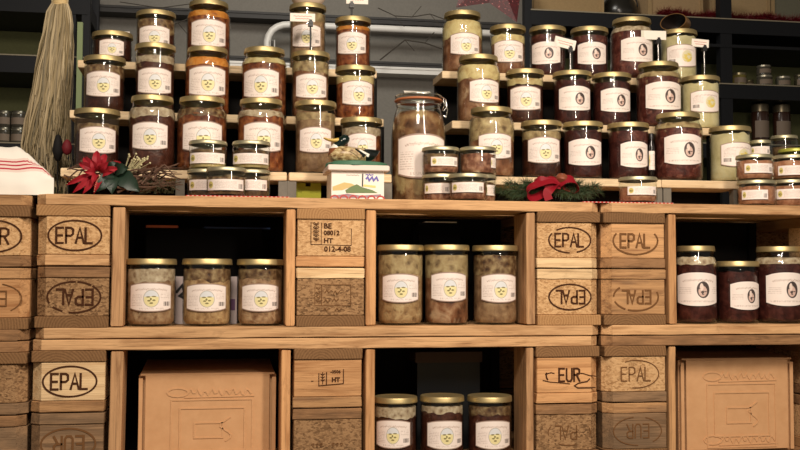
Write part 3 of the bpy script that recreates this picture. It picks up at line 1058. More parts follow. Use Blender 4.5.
# jars in the counter openings
SH0, SH1 = -2 * LV + .002 + T_DECK + .0005, -4 * LV + .002 + T_DECK + .0005
GC = 'jars in the counter openings'
JC = .075
jar('pale pate jar in the left opening beside the broad upright board', 152, 49.5, 258.5, JC, SH0, 'straight', 'pate', 'f_white', 'sun', (131, 172, 283, 311), fill=.97, fath=.16, group=GC)
jar('yellowish pate jar, middle one of three in the left opening', 207.5, 49.5, 258.5, JC, SH0, 'straight', 'pate_y', 'f_brown', 'sun', (187, 227, 284, 311), fill=.97, fath=.14, group=GC)
jar('brownish pate jar, right one of three in the left opening', 260.5, 46.5, 259, JC, SH0, 'straight', 'pate', 'f_brown', 'sun', (242, 279.5, 284, 311), fill=.97, fath=.12, group=GC)
jar('tall pate jar with green fat, left one of three in the middle opening', 400.5, 47, 244.5, JC, SH0, 'straight', 'pate_y', 'f_green', 'sun', (382, 419, 274, 302), fill=.97, fath=.22, group=GC)
jar('tall jar with brown meat and dark speckled fat, middle of the middle opening', 446.5, 46, 244.5, JC, SH0, 'straight', 'ham', 'f_green', 'sun', (430.5, 466.5, 272.5, 301), fill=.97, fath=.26, group=GC)
jar('tall greyish meat jar, right one of three in the middle opening', 495, 46, 245, JC, SH0, 'straight', 'meat', 'f_brown', 'sun', (480.5, 516, 274, 302), fill=.97, fath=.22, group=GC)
jar('large wine jar beside the slim upright in the right opening', 695.5, 41.5, 245.5, JC, SH0, 'shoulder', 'wine', 'f_white', 'duck', (677, 715.5, 273, 305), fill=.99, fath=.07, group=GC, wob=.6)
jar('short dark wine jar between two large ones in the right opening', 737, 42, 261, JC, SH0, 'straight', 'wine', None, 'duck', (729.5, 757.5, 282, 309), fill=.95, group=GC)
jar('large wine jar cut by the right photo edge in the right opening', 779, 49, 246, JC, SH0, 'shoulder', 'wine', 'f_white', 'duck', (765.5, 802, 273, 305), fill=.99, fath=.06, group=GC, wob=.3)
jar('dark stew jar in the bottom opening beside the left upright', 395.5, 44, 394, JC, SH1, 'straight', 'brown', 'f_white', 'sun', (376, 411, 420.5, 448), fill=.97, fath=.12, group=GC, below=True)
jar('dark red-brown stew jar in the middle of the bottom opening', 442, 44.5, 393, JC, SH1, 'straight', 'choc', 'f_white', 'sun', (426.5, 462.5, 421, 449), fill=.97, fath=.07, group=GC, below=True)
jar('dark stew jar at the right of the bottom opening', 489.5, 45, 393, JC, SH1, 'straight', 'choc', 'f_brown', 'sun', (475, 510, 421, 449), fill=.97, fath=.12, group=GC, below=True)

# small flat jars on the counter top
GT = 'small flat terrine jars on the counter top'
TR, TH = .0435, .0


def tin(label, px, wpx, ytop, Y, zb, content, fat=None, lpx=None, fill=.9, fath=.2, lid=None):
    return jar(label, px, wpx, ytop, Y, zb, 'tin', content, fat, 'band' if lpx else None, lpx, fill=fill, fath=fath, group=GT, name='terrine_jar', lid=lid, wob=.3)


CZ = .0022                          # top of the checked cloth
a = tin('lower left small jar of the stack behind the poinsettia twigs', 206, 38, 168.5, .118, CZ, 'foie_dark', 'f_brown', (189, 222, 179.5, 190), fill=.8)
b = tin('lower right small jar of the stack left of the green box', 251, 38, 169, .118, CZ, 'foie_dark', 'f_brown', (234, 267, 179.5, 190), fill=.8)
tin('front small jar at the foot of the left stack', 226, 39.5, 166.5, .043, CZ, 'foie_dark', 'f_brown', (207.5, 243.5, 179, 190), fill=.8)
tin('upper left small jar stacked below the orange-red stew jar', 207.5, 38, 139.5, .118, CZ + a['top'] + .0003, 'f_yellow', 'foie_dark', (189.5, 224.5, 152.5, 163), fill=.8, fath=.42)
tin('upper right small jar stacked below the reddish stew jar', 251, 38, 140, .118, CZ + b['top'] + .0003, 'f_yellow', 'foie_dark', (232.5, 268.5, 153, 163.5), fill=.8, fath=.42)
a = tin('lower left small jar beside the large swing-top jar', 441, 38, 173.5, .118, .0005, 'rillette', 'f_brown', (424.5, 450, 183, 193), fill=.85)
b = tin('lower right small jar behind the pine sprig end', 478, 37, 174, .118, .0005, 'rillette', 'f_brown', (484.5, 494.5, 184.5, 195), fill=.85)
tin('front small jar of reddish meat right of the swing-top jar', 468, 39, 173, .043, .0005, 'rillette', 'f_brown', (451.5, 484, 182, 192), fill=.85)
tin('upper left small jar with white band label beside the swing-top jar', 440.5, 37.5, 146, .118, .0005 + a['top'] + .0003, 'rillette', 'f_brown', (430.5, 457.5, 156.5, 165.5), fill=.9, fath=.3)
tin('upper right small jar of pink flaked meat with tiny label', 478, 37, 146, .118, .0005 + b['top'] + .0003, 'rillette', None, (490.5, 495.5, 157, 167), fill=.9)
tin('lone small pink terrine jar on the checked cloth', 638, 38.5, 176, .043, CZ, 'foie', None, (627.5, 656, 186, 194.5), fill=.7)
a = tin('lower left pink terrine jar of the right stack', 757, 38, 179.5, .05, .0005, 'foie', None, (742.5, 768, 189.5, 199), fill=.93)
b = tin('lower right pink terrine jar at the right photo edge', 790.5, 40.5, 179, .085, .0005, 'foie', None, (777.5, 806, 188.5, 198.5), fill=.93)
tin('upper left pink terrine jar stacked in front of the cream jar', 755, 36.5, 153.5, .05, .0005 + a['top'] + .0003, 'foie', None, (745, 772, 163, 172.5), fill=.93)
tin('upper right pink terrine jar at the right photo edge', 792, 40, 154, .085, .0005 + b['top'] + .0003, 'foie', None, (779, 806, 165, 174.5), fill=.93)

tin('pale-lidded small jar peeping up behind the right terrine stack', 761, 20.5, 139.5, .20, .0005, 'foie_dark', None, (752, 770, 146, 154), fill=.9)
tin('dark jar with grey lid behind the right terrine stack', 785, 26, 134.5, .30, .0005, 'foie_dark', None, None, fill=.9)
tin('jar with yellow-green lid behind the upper right terrine jar', 796, 33, 147.5, .19, .0005, 'foie_dark', None, None, fill=.9, lid=plain('yellow_green_lid', srgb(170, 170, 70), .4, .3))

# ------------------------------------------------------------------ inside the openings
def panel(label, x0, x1, row, Y=.30):  # boards added so the open backs of the counter go dark
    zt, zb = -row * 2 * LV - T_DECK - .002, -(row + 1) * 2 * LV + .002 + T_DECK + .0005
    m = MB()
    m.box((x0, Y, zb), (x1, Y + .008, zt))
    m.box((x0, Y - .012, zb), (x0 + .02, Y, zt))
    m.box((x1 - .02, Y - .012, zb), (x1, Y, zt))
    return tag(obj('shade_board', m.mesh('shade_board'), BLACKP), label, 'board', 'black boards added to darken the openings')


panel('black board added to darken the left opening behind the pale pate jars', .150, .522, 0)
panel('black board added to darken the middle opening behind the tall pate jars', .678, 1.050, 0)
panel('black board added to darken the right opening behind the wine jars', UNIT_R + .150, UNIT_R + .522, 0)
panel('black board added to darken the opening behind the left cardboard box', .146, .518, 1, .31)
panel('black board added to darken the bottom opening behind three dark jars', .674, 1.046, 1)
panel('black board added to darken the opening behind the right cardboard box', UNIT_R + .150, UNIT_R + .522, 1, .31)

KRAFT = Mat('kraft_cardboard')
_co = KRAFT.coords(scale=(1, 1, 6))
_n = KRAFT.noise(_co, 40, 4)
KRAFT.color(KRAFT.mix(_n, srgb(190, 142, 96), srgb(212, 166, 120))).set(Roughness=.8)
KRAFT.bump(_n, .12, .001)
KRAFT = KRAFT.m


def carton(label, px0, px1, pyt, row, Yf=.07, dep=.215, seed=0):
    zb = SH1
    a, b, zt = at(px0, 410, Yf).x, at(px1, 410, Yf).x, at((px0 + px1) / 2, pyt, Yf).z
    W, H = b - a, zt - zb
    root = thing('cardboard_box', label, 'box', ((a + b) / 2, Yf, zb), 'cardboard boxes in the lower openings')
    m = MB()
    m.box((-W / 2, .014, .0), (W / 2, dep, H - .004))
    obj('body', m.mesh('body'), KRAFT, root)
    fr = slab(W - .028, H - .008, .004, bev=.0008, jit=.0004, seed=seed)
    obj('front_panel', fr, KRAFT, root, (0, .0024, H / 2), (PI / 2, 0, 0))
    for s in (-1, 1):
        fl = slab(.0085, H - .012, .0045, bev=.0007, jit=.0003)
        obj('side_flap', fl, KRAFT, root, (s * (W / 2 - .0048), .0022, H / 2 - .004), (PI / 2, 0, 0))
    ld = MB()
    x0, x1 = -W / 2 + .004, W / 2 - .004
    ld.add([(x0, .001, H - .004), (x1, .001, H - .004), (x1, dep, H + .010), (x0, dep, H + .010), (x0, .001, H), (x1, .001, H), (x1, dep, H + .014), (x0, dep, H + .014)],
           [(0, 3, 2, 1), (4, 5, 6, 7), (0, 1, 5, 4), (1, 2, 6, 5), (2, 3, 7, 6), (3, 0, 4, 7)])
    obj('lid_flap', ld.mesh('lid_flap'), KRAFT, root)
    # blind-embossed crest: frames, an oval line of script above and below, a pot in the middle
    e = MB()
    def fr_(x0, z0, x1, z1, wd=.0030):
        stroke(e, [(x0, z0), (x1, z0), (x1, z1), (x0, z1), (x0, z0)], wd, .0013)
    cx, top = .012, H - .030
    e_n0 = len(e.v)
    fr_(cx - .088, top - .175, cx + .082, top - .03)
    fr_(cx - .070, top - .150, cx + .066, top - .05)
    fr_(cx - .040, top - .120, cx + .020, top - .085)
    for zz in (top - .012, top - .158):
        stroke(e, [(cx - .085 + .022 * math.cos(t / 12 * 2 * PI) + .01, zz + .010 * math.sin(t / 12 * 2 * PI)) for t in range(13)], .0030, .0013)
        stroke(e, [(cx - .052 + i * .0045, zz + .007 * math.sin(i * 1.9) + .003 * math.sin(i * .7)) for i in range(30)], .0028, .0013)
        stroke(e, [(cx - .06, zz - .012), (cx + .085, zz - .010)], .0026, .0013)
    stroke(e, [(cx + .026 + .012 * math.sin(t * .9), top - .128 + t * .007) for t in range(9)], .0030, .0013)
    zlow = min(v[2] for v in e.v)
    kz = (top - .008) / max(top - zlow, .01)
    e.v = [(v[0], v[1], top - (top - v[2]) * min(1.0, kz)) for v in e.v]
    obj('embossed_crest', e.mesh('embossed_crest'), KRAFT, root, (0, .0002, 0))
    return root


carton('large embossed cardboard box in the lower left opening', 138, 276, 373, 1, seed=4)
carton('large embossed cardboard box in the lower right opening', 681, 794, 358, 1, seed=5)

# odds and ends stored behind the jars
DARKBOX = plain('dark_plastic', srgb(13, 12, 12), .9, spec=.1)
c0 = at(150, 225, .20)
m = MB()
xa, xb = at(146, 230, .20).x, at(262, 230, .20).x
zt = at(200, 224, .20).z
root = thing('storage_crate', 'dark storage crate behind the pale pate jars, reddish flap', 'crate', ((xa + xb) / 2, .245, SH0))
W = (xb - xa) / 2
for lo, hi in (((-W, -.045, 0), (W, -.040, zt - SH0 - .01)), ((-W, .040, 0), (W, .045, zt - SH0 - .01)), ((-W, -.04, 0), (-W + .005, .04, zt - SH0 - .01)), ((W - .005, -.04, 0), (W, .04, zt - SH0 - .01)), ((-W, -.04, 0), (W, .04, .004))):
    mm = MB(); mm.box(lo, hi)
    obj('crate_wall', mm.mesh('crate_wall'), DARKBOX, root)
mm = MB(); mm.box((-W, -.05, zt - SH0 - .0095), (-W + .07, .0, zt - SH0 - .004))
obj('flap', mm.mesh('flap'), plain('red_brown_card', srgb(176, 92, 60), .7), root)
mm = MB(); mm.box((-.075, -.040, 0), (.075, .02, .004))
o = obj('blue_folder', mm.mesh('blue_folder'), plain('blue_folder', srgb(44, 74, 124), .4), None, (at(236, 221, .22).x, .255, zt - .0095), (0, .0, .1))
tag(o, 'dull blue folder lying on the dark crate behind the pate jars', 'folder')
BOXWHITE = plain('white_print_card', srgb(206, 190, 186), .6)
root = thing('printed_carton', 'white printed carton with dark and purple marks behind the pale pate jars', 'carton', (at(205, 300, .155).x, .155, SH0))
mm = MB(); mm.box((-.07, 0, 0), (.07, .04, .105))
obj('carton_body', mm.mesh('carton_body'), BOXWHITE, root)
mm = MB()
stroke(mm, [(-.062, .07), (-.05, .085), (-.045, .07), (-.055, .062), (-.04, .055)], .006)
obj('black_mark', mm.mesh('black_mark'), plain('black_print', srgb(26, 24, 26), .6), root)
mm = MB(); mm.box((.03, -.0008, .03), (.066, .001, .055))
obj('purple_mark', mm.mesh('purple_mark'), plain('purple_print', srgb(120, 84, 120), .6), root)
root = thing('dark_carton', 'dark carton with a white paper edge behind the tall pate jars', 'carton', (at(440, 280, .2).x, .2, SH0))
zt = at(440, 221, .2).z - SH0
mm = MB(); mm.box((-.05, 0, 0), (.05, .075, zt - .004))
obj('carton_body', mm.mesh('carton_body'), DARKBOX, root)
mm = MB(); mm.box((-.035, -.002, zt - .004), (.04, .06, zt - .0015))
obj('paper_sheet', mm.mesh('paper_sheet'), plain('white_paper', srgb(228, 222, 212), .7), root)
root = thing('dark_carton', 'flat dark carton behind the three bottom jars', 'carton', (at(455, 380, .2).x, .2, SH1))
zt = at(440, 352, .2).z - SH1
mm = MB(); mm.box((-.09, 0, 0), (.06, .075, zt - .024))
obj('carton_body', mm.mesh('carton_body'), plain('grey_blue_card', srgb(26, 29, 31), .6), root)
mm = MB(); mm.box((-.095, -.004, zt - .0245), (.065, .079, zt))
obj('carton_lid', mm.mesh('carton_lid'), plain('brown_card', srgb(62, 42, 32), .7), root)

# ------------------------------------------------------------------ on the counter top
def gingham():
    M = Mat('red_check_cloth')
    tc = M.node('ShaderNodeTexCoord')
    sp = M.node('ShaderNodeSeparateXYZ')
    M.link(tc.outputs['Object'], sp.inputs[0])
    x, y = NX(M.nt, sp.outputs[0]), NX(M.nt, sp.outputs[1])
    a = (x * 110.0).fract().lt(.55)
    b = (y * 110.0).fract().lt(.55)
    M.color(M.mix((a + b) * .5, srgb(232, 214, 196), srgb(184, 34, 34))).set(Roughness=.85)
    return M.m


GING = gingham()
for lab_, p0, p1 in (('strip of red checked cloth under the left small jars', 186, 289), ('strip of red checked cloth under the lone terrine jar', 582, 672)):
    xa, xb = at(p0, 196, .01).x, at(p1, 200, .01).x
    n = 40
    vs, fs = [], []
    for i in range(n + 1):
        x = (xb - xa) * i / n - (xb - xa) / 2
        for k, (y, z) in enumerate(((.004 + .001 * math.sin(i * 1.7), .0001), (.004 + .001 * math.sin(i * 1.7), .0021), (.155, .0021), (.155, .0001))):
            vs.append((x, y, z))
    for i in range(n):
        for k in range(4):
            k2 = (k + 1) % 4
            fs.append((i * 4 + k, i * 4 + 4 + k, i * 4 + 4 + k2, i * 4 + k2))
    fs += [(0, 1, 2, 3), tuple(n * 4 + k for k in (3, 2, 1, 0))]
    tag(obj('checked_cloth', mesh_from('checked_cloth', vs, fs), GING, None, ((xa + xb) / 2, 0, 0)), lab_, 'cloth', 'red checked cloth strips')

# lime green folded card under the narrow stand
LIME = plain('lime_card', srgb(186, 190, 44), .55)
root = thing('lime_green_box', 'lime green box with a notched edge under the narrow stand', 'box', (at(307, 190, .2).x, .2, .0))
zt = at(307, 183, .2).z
mm = MB()
W = 14 / F * depth((.55, .2, 0))
mm.add([(-W, 0, .0005), (W, 0, .0005), (W, 0, zt), (W * .25, 0, zt), (W * .25, 0, zt - .008), (-W * .1, 0, zt - .008), (-W * .1, 0, zt), (-W, 0, zt)] +
       [(-W, .003, .0005), (W, .003, .0005), (W, .003, zt), (W * .25, .003, zt), (W * .25, .003, zt - .008), (-W * .1, .003, zt - .008), (-W * .1, .003, zt), (-W, .003, zt)],
       [tuple(range(8)), tuple(range(15, 7, -1))] + [(i, i + 8, (i + 1) % 8 + 8, (i + 1) % 8) for i in range(8)])
obj('front_panel', mm.mesh('front_panel'), LIME, root)
mm = MB(); mm.box((-W, .003, .0005), (W, .06, zt - .009))
obj('box_body', mm.mesh('box_body'), LIME, root)
mm = MB(); mm.box((-W * .35, -.003, .0005), (W * .2, -.0004, zt * .62))
obj('front_tab', mm.mesh('front_tab'), LIME, root)

# swing-top jar
def swing_jar():
    Y = .216
    X = at(418.5, 150, Y).x
    D = depth((X, Y, .1))
    R = 27.5 / F * D
    zlid = at(418, 92, Y - R * .75).z
    zneck = at(418, 99, Y - R * .8).z
    root = thing('swing_top_jar', 'tall swing-top jar of confit with orange rubber ring and large label', 'jar', (X, Y, .0005))
    g = MB()
    g.lathe([(0, .004), (R * .8, .003), (R * .9, 0), (R * .97, .004), (R, .012), (R, zneck * .62), (R * .985, zneck * .7), (R * .9, zneck * .86), (R * .8, zneck * .94), (R * .79, zneck - .004), (R * .86, zneck - .002), (R * .87, zneck)], 44)
    obj('glass_body', g.mesh('glass_body', 40), GLASS, root)
    c = MB()
    prof = [(0, .005), (R * .9, .005), (R - .003, .014), (R - .003, zneck * .4), (R - .003, zneck * .61), (R * .955, zneck * .71), (R * .87, zneck * .85), (R * .7, zneck * .9), (0, zneck * .9)]
    c.lathe(prof, 40)
    obj('contents', c.mesh('contents', 50), FOOD['confit'], root)
    r = MB()
    rr = R * .84
    r.lathe([(rr * .9, zneck + .0005), (rr, zneck + .0002), (rr * 1.05, zneck + .002), (rr * 1.05, zneck + .004), (rr, zneck + .0062), (rr * .9, zneck + .006)], 44)
    obj('rubber_ring', r.mesh('rubber_ring', 50), plain('orange_rubber', srgb(176, 104, 60), .5), root)
    l = MB()
    l.lathe([(0, zneck + .0065), (rr, zneck + .0065), (rr * 1.02, zneck + .009), (rr, zneck + .0125), (rr * .92, zlid + .001), (rr * .5, zlid + .002), (0, zlid + .002)], 44)
    obj('glass_lid', l.mesh('glass_lid', 40), GLASS, root)
    w_ = MB()
    pc = math.atan2(CAM.x - X, Y - CAM.y) + math.radians(72)
    dv = Vector((math.sin(pc), -math.cos(pc), 0))
    sd = Vector((-dv.y, dv.x, 0))
    def pt(r_, z, s): return dv * r_ + sd * s + Vector((0, 0, z))
    w_.tube([pt(rr * 1.03, zneck + .012, -.010), pt(rr * 1.18, zneck + .006, -.010), pt(rr * 1.22, zneck - .012, -.010), pt(rr * 1.1, zneck - .022, -.006), pt(rr * 1.1, zneck - .022, .006), pt(rr * 1.22, zneck - .012, .010), pt(rr * 1.18, zneck + .006, .010), pt(rr * 1.03, zneck + .012, .010)], .0013, 6)
    w_.tube([pt(rr * 1.2, zneck - .008, .0), pt(rr * 1.3, zneck - .02, .002), pt(rr * 1.24, zneck - .04, .0), pt(rr * 1.16, zneck - .034, 0)], .0013, 6)
    w_.tube([(rr * .97 * math.cos(t / 24 * 2 * PI), rr * .97 * math.sin(t / 24 * 2 * PI), zneck - .008) for t in range(24)], .0012, 6, closed=True)
    w_.tube([(rr * 1.01 * math.cos(t / 24 * 2 * PI), rr * 1.01 * math.sin(t / 24 * 2 * PI), zneck + .0135) for t in range(24)], .0012, 6, closed=True)
    obj('wire_bail', w_.mesh('wire_bail', 60), plain('bright_wire', srgb(206, 206, 200), .25, 1.0), root)
    pcam = math.atan2(CAM.x - X, Y - CAM.y)
    a0, a1 = pcam + math.asin((398.5 - 418.5) / 27.5), pcam + math.asin((443.8 - 418.5) / 27.5)
    z1, z0 = at(418, 131.5, Y - R).z, at(418, 177.5, Y - R).z
    h2 = (z1 - z0) / 1.26
    obj('label', label_mesh(R + .0008, a0, a1, z0 + .09 * h2, z0 + .09 * h2 + h2, True), LAB['sunright'], root)
    root['top'] = zlid + .002
    return root


sj = swing_jar()
CARD = plain('white_card', srgb(238, 230, 216), .6)


def card(label, px, py, wpx, hpx, Y, z=None, tilt=0.0, name='price_card'):
    p = at(px, py, Y)
    D = depth(p)
    W, H = wpx / F * D, hpx / F * D
    me = slab(W, H, .0012, bev=.0003, jit=.0001)
    o = obj(name, me, CARD, None, (p.x, Y, z if z is not None else p.z), (PI / 2 - .15, 0, -YAW * .5))
    return tag(o, label, 'card', 'white cards'), W, H


# cards lying on lids: flat folded cards with thickness
def lid_card(label, jarobj_px, pyc, wpx, Y, ztop):
    p = at(jarobj_px, pyc, Y)
    W = wpx / F * depth(p)
    m = MB()
    m.box((-W / 2, -.012, 0), (W / 2, .012, .0012))
    m.add([(-W / 2, -.012, .0012), (W / 2, -.012, .0012), (W / 2, .004, .011), (-W / 2, .004, .011), (-W / 2, -.0105, .0012), (W / 2, -.0105, .0012), (W / 2, .0055, .011), (-W / 2, .0055, .011)],
          [(0, 1, 2, 3), (7, 6, 5, 4), (0, 4, 5, 1), (1, 5, 6, 2), (2, 6, 7, 3), (3, 7, 4, 0)])
    return tag(obj('folded_card', m.mesh('folded_card'), CARD, None, (p.x, Y, ztop)), label, 'card', 'folded white cards on lids')


def find(label):
    for o in COL.objects:
        if o.get('label') == label:
            return o


for lbl, jl, wpx in (('folded white card on the short dark jar at top left', 'short dark jar with a white card on its lid, top left', 30),
                     ('folded white card on the brown jar under the glitter star tip', 'brown jar with yellow fat band and white card behind its lid', 22)):
    j = find(jl)
    W = wpx / F * depth(j.location)
    m = MB()
    m.box((-W / 2, -.012, 0), (W / 2, .014, .0012))
    m.add([(-W / 2, -.012, .0012), (W / 2, -.012, .0012), (W / 2, .004, .010), (-W / 2, .004, .010), (-W / 2, -.0105, .0012), (W / 2, -.0105, .0012), (W / 2, .0055, .010), (-W / 2, .0055, .010)],
          [(0, 1, 2, 3), (7, 6, 5, 4), (0, 4, 5, 1), (1, 5, 6, 2), (2, 6, 7, 3), (3, 7, 4, 0)])
    tag(obj('folded_card', m.mesh('folded_card'), CARD, None, (j.location.x + .004, j.location.y, j.location.z + j['top'] - .0008)), lbl, 'card', 'folded white cards on lids')
W = 27 / F * depth(sj.location)
m = MB()
m.box((-W / 2, -.014, 0), (W / 2, .014, .0014))
m.add([(-W / 2, -.014, .0014), (W / 2, -.014, .0014), (W / 2, .004, .009), (-W / 2, .004, .009), (-W / 2, -.0125, .0014), (W / 2, -.0125, .0014), (W / 2, .0055, .009), (-W / 2, .0055, .009)],
      [(0, 1, 2, 3), (7, 6, 5, 4), (0, 4, 5, 1), (1, 5, 6, 2), (2, 6, 7, 3), (3, 7, 4, 0)])
tag(obj('folded_card', m.mesh('folded_card'), CARD, None, (sj.location.x - .004, sj.location.y, sj.location.z + sj['top'] + .0003)), 'folded white card on the lid of the swing-top jar', 'card', 'folded white cards on lids')

# price tags on clip stands
CLIP = plain('black_clip', srgb(30, 28, 28), .4)
CLEAR = glass_mat('clear_plastic', (.9, .92, .9, 1), .10)
PINKINK = plain('pink_print', srgb(206, 120, 112), .7)


def price_stand(label, px, pyt, pyb, wpx, clip_px, zbase, Y, tilt=0.0, ink=True, foot=True):
    pc = at(px, (pyt + pyb) / 2, Y)
    D = depth(pc)
    W, H = wpx / F * D, (pyb - pyt) / F * D
    cx = at(clip_px, pyb, Y).x
    root = thing('price_tag_stand', label, 'price tag', (cx, Y, zbase), 'price tags on little clip stands')
    zc = pc.z - zbase
    me = slab(W, H, .0014, bev=.0004, jit=.0001)
    tg = obj('tag_card', me, CARD, root, (pc.x - cx, -.004, zc), (PI / 2, tilt, -.05))
    if ink:
        mm = MB()
        for k, (z, l) in enumerate(((.003, .36), (-.003, .28))):
            pts = [(-l * W + i * W * l * 2 / 14, z + .0008 * math.sin(i * 2.2)) for i in range(15)]
            stroke(mm, pts, .0012, .0002)
        o = obj('tag_print', mm.mesh('tag_print'), PINKINK, tg, (0, 0, .0008), (-PI / 2, 0, 0))
    mm = MB()
    zl = zc - H / 2
    mm.box((-.006, -.006, zl - .010), (.006, .006, zl + .002))
    mm.box((-.0035, -.0075, zl - .004), (.0035, -.004, zl + .006))
    obj('clip', mm.mesh('clip'), CLIP, root)
    mm = MB()
    mm.tube([(0, 0, .003), (.0005, 0, zl * .5), (0, 0, zl - .008)], .0022, 8)
    obj('rod', mm.mesh('rod', 60), CLIP if not foot else plain('chrome_rod', srgb(170, 168, 164), .2, 1.0), root)
    mm = MB()
    mm.lathe([(0, 0), (.008, 0), (.0083, .002), (.007, .004), (.003, .005), (0, .005)], 20)
    obj('foot', mm.mesh('foot', 40), CLIP if not foot else CLEAR, root)
    return root


price_stand('white price tag clipped before the grey meat jar at top centre', 302.5, 15, 23.5, 25, 310.5, ZL[1] + .1615, JY[1] + .012, 0, True, False)
price_stand('tilted white price tag between two wine jars on the top step', 564.5, 38.5, 48.5, 22, 570, ZR[2], YS[2] + .012, .22)
price_stand('blank white price tag right of the large wine jar, top step', 653, 31, 40, 26, 658, ZR[2], YS[2] + .002, 0, False)
price_stand('white price tag beside the cream jar carrying the bronze bowl', 699.5, 39.5, 47.5, 18, 704, ZR[2], YS[2] + .014, .06)
j = find('beige meat jar with pale green fat, middle step below the price tag')
ps = find('white price tag clipped before the grey meat jar at top centre')
ps.location.z = j.location.z + j['top'] + .0002
# tag on the top right jar of the left stand
j = find('orange bean stew jar, top step right under a dark clip')
price_stand('white price tag cut by the photo edge above an orange stew jar', 357, -6, 4.5, 22, 351.5, j.location.z + j['top'] - .001, j.location.y, 0, True, False)

# pale bowl at the upper edge
j = jar_pt
m = MB()
m.lathe([(0, .0), (.026, .0), (.034, .004), (.044, .018), (.050, .036), (.048, .036), (.042, .018), (.032, .007), (0, .005)], 40)
tag(obj('pale_bowl', m.mesh('pale_bowl', 50), plain('pale_ceramic', srgb(228, 206, 186), .45), None, (j.location.x, j.location.y, j.location.z + j['top'] + .0002)), 'pale bowl on the grey meat jar, cut by the photo edge', 'bowl')

# bronze bowl tipped on the cream jar
j = jar_bowl
M = Mat('bronze_shell')
n = M.noise(M.coords(), 30, 4)
M.color(M.mix(n, srgb(84, 58, 38), srgb(158, 120, 74))).set(Roughness=.28, Metallic=.35)
BRONZE = M.m
root = thing('bronze_bowl', 'shiny bronze bowl tipped sideways on a cream jar', 'bowl', (j.location.x, j.location.y, j.location.z + j['top'] + .0004))
m = MB()
nl = 13
outer = [(.02, -1.0)] + [(math.sin(t), -math.cos(t)) for t in [PI * .5 * k / 9 for k in range(1, 10)]]
inner = [(r_ * .93, z_ * .93) for r_, z_ in reversed(outer)]
m.lathe(outer + inner[:1], 36)
m.lathe(inner, 36, mi=1)
AX, BX = Vector((-.80, -.60, .10)), Vector((.60, -.80, 0))
vs = [AX * (v[2] * .066 + .028) + BX * v[1] * .040 + Vector((0, 0, v[0] * .0225)) for v in m.v]
zmin = min(v.z for v in vs)
m.v = [(v.x, v.y, v.z - zmin) for v in vs]
obj('bowl_shell', m.mesh('bowl_shell', 50), [BRONZE, plain('dark_bowl_inside', srgb(34, 26, 22), .4)], root)

# white box with landscape print and the duck figurine
YB = .028
xa, xb = at(331.5, 185, YB).x, at(384, 185, YB).x
WB = xb - xa
root = thing('gift_box', 'white lidded box printed with a hilly landscape, under the duck', 'box', ((xa + xb) / 2, YB, .0004))
HB = at(358, 171.5, YB).z
WHITE = plain('white_box_card', srgb(238, 228, 214), .55)
m = MB(); m.box((-WB / 2, 0, 0), (WB / 2, .10, HB))
obj('box_body', m.mesh('box_body'), WHITE, root)
LT = at(358, 166.5, YB).z
me = slab(WB + .020, .118, LT - HB + .002, bev=.002, jit=.0003)
obj('box_lid', me, plain('pink_white_card', srgb(226, 208, 194), .55), root, (.001, .049, (LT + HB) / 2 + .001))


def flat_poly(name, pts, col, d):
    m_ = MB()
    n_ = len(pts)
    m_.add([(x * WB, -d, z * HB) for x, z in pts] + [(x * WB, .0003, z * HB) for x, z in pts], [tuple(range(n_)), tuple(range(2 * n_ - 1, n_ - 1, -1))] + [(i, i + n_, (i + 1) % n_ + n_, (i + 1) % n_) for i in range(n_)])
    obj(name, m_.mesh(name), plain(name, col, .6), root)


flat_poly('printed_ochre_hill', [(-.48, .30), (-.30, .32), (-.05, .50), (-.12, .56), (-.26, .60), (-.48, .44)], srgb(206, 180, 116), .0004)
flat_poly('printed_green_hill', [(-.22, .22), (.38, .24), (.28, .34), (.08, .44), (-.02, .54), (-.14, .44), (-.24, .32)], srgb(104, 124, 78), .0007)
flat_poly('printed_field', [(.06, .47), (.34, .42), (.34, .50), (.12, .54)], srgb(224, 206, 128), .0005)
flat_poly('printed_purple_ground', [(-.48, .12), (-.2, .2), (.06, .14), (.44, .2), (.44, .12), (.06, .05), (-.48, .04)], srgb(150, 126, 136), .0004)
flat_poly('printed_post', [(.075, .46), (.10, .46), (.105, .92), (.08, .92)], srgb(66, 62, 56), .0008)
m = MB()
for k in range(6):
    x = -.44 + k * .175
    stroke(m, [((x + .07 * math.cos(t)) * WB, (.02 + .11 * math.sin(t)) * HB) for t in [PI * q / 8 for q in range(9)]], .0032, .0008)
obj('printed_red_letters', m.mesh('printed_red_letters'), plain('red_print', srgb(176, 66, 60), .6), root)
m = MB()
stroke(m, [((.16 + .028 * i) * WB, (.74 + .07 * math.sin(i * 2.1)) * HB) for i in range(9)], .004, .0006)
stroke(m, [((.15 + .024 * i) * WB, (.88 + .03 * math.sin(i * 2.6)) * HB) for i in range(7)], .0018, .0006)
obj('printed_purple_script', m.mesh('printed_purple_script'), plain('violet_print', srgb(104, 96, 168), .6), root)
m = MB()
stroke(m, [((-.22 + .03 * i) * WB, (.86 + .02 * math.sin(i * 3)) * HB) for i in range(9)], .0012, .0006)
obj('printed_grey_script', m.mesh('printed_grey_script'), plain('grey_print', srgb(170, 160, 150), .6), root)

LTZ = LT + .0022 + .0004
DK = thing('duck_figurine', 'painted mallard figurine with yellow bill on the white box', 'figurine', ((xa + xb) / 2, YB + .045, LTZ))
SC = depth((.7, YB + .045, .06)) / F      # metres per pixel there
cxp, czp = 358.0, 167.5


def dp(px, py, y=0.0):
    return Vector(((px - cxp) * SC, y, (czp - py) * SC))


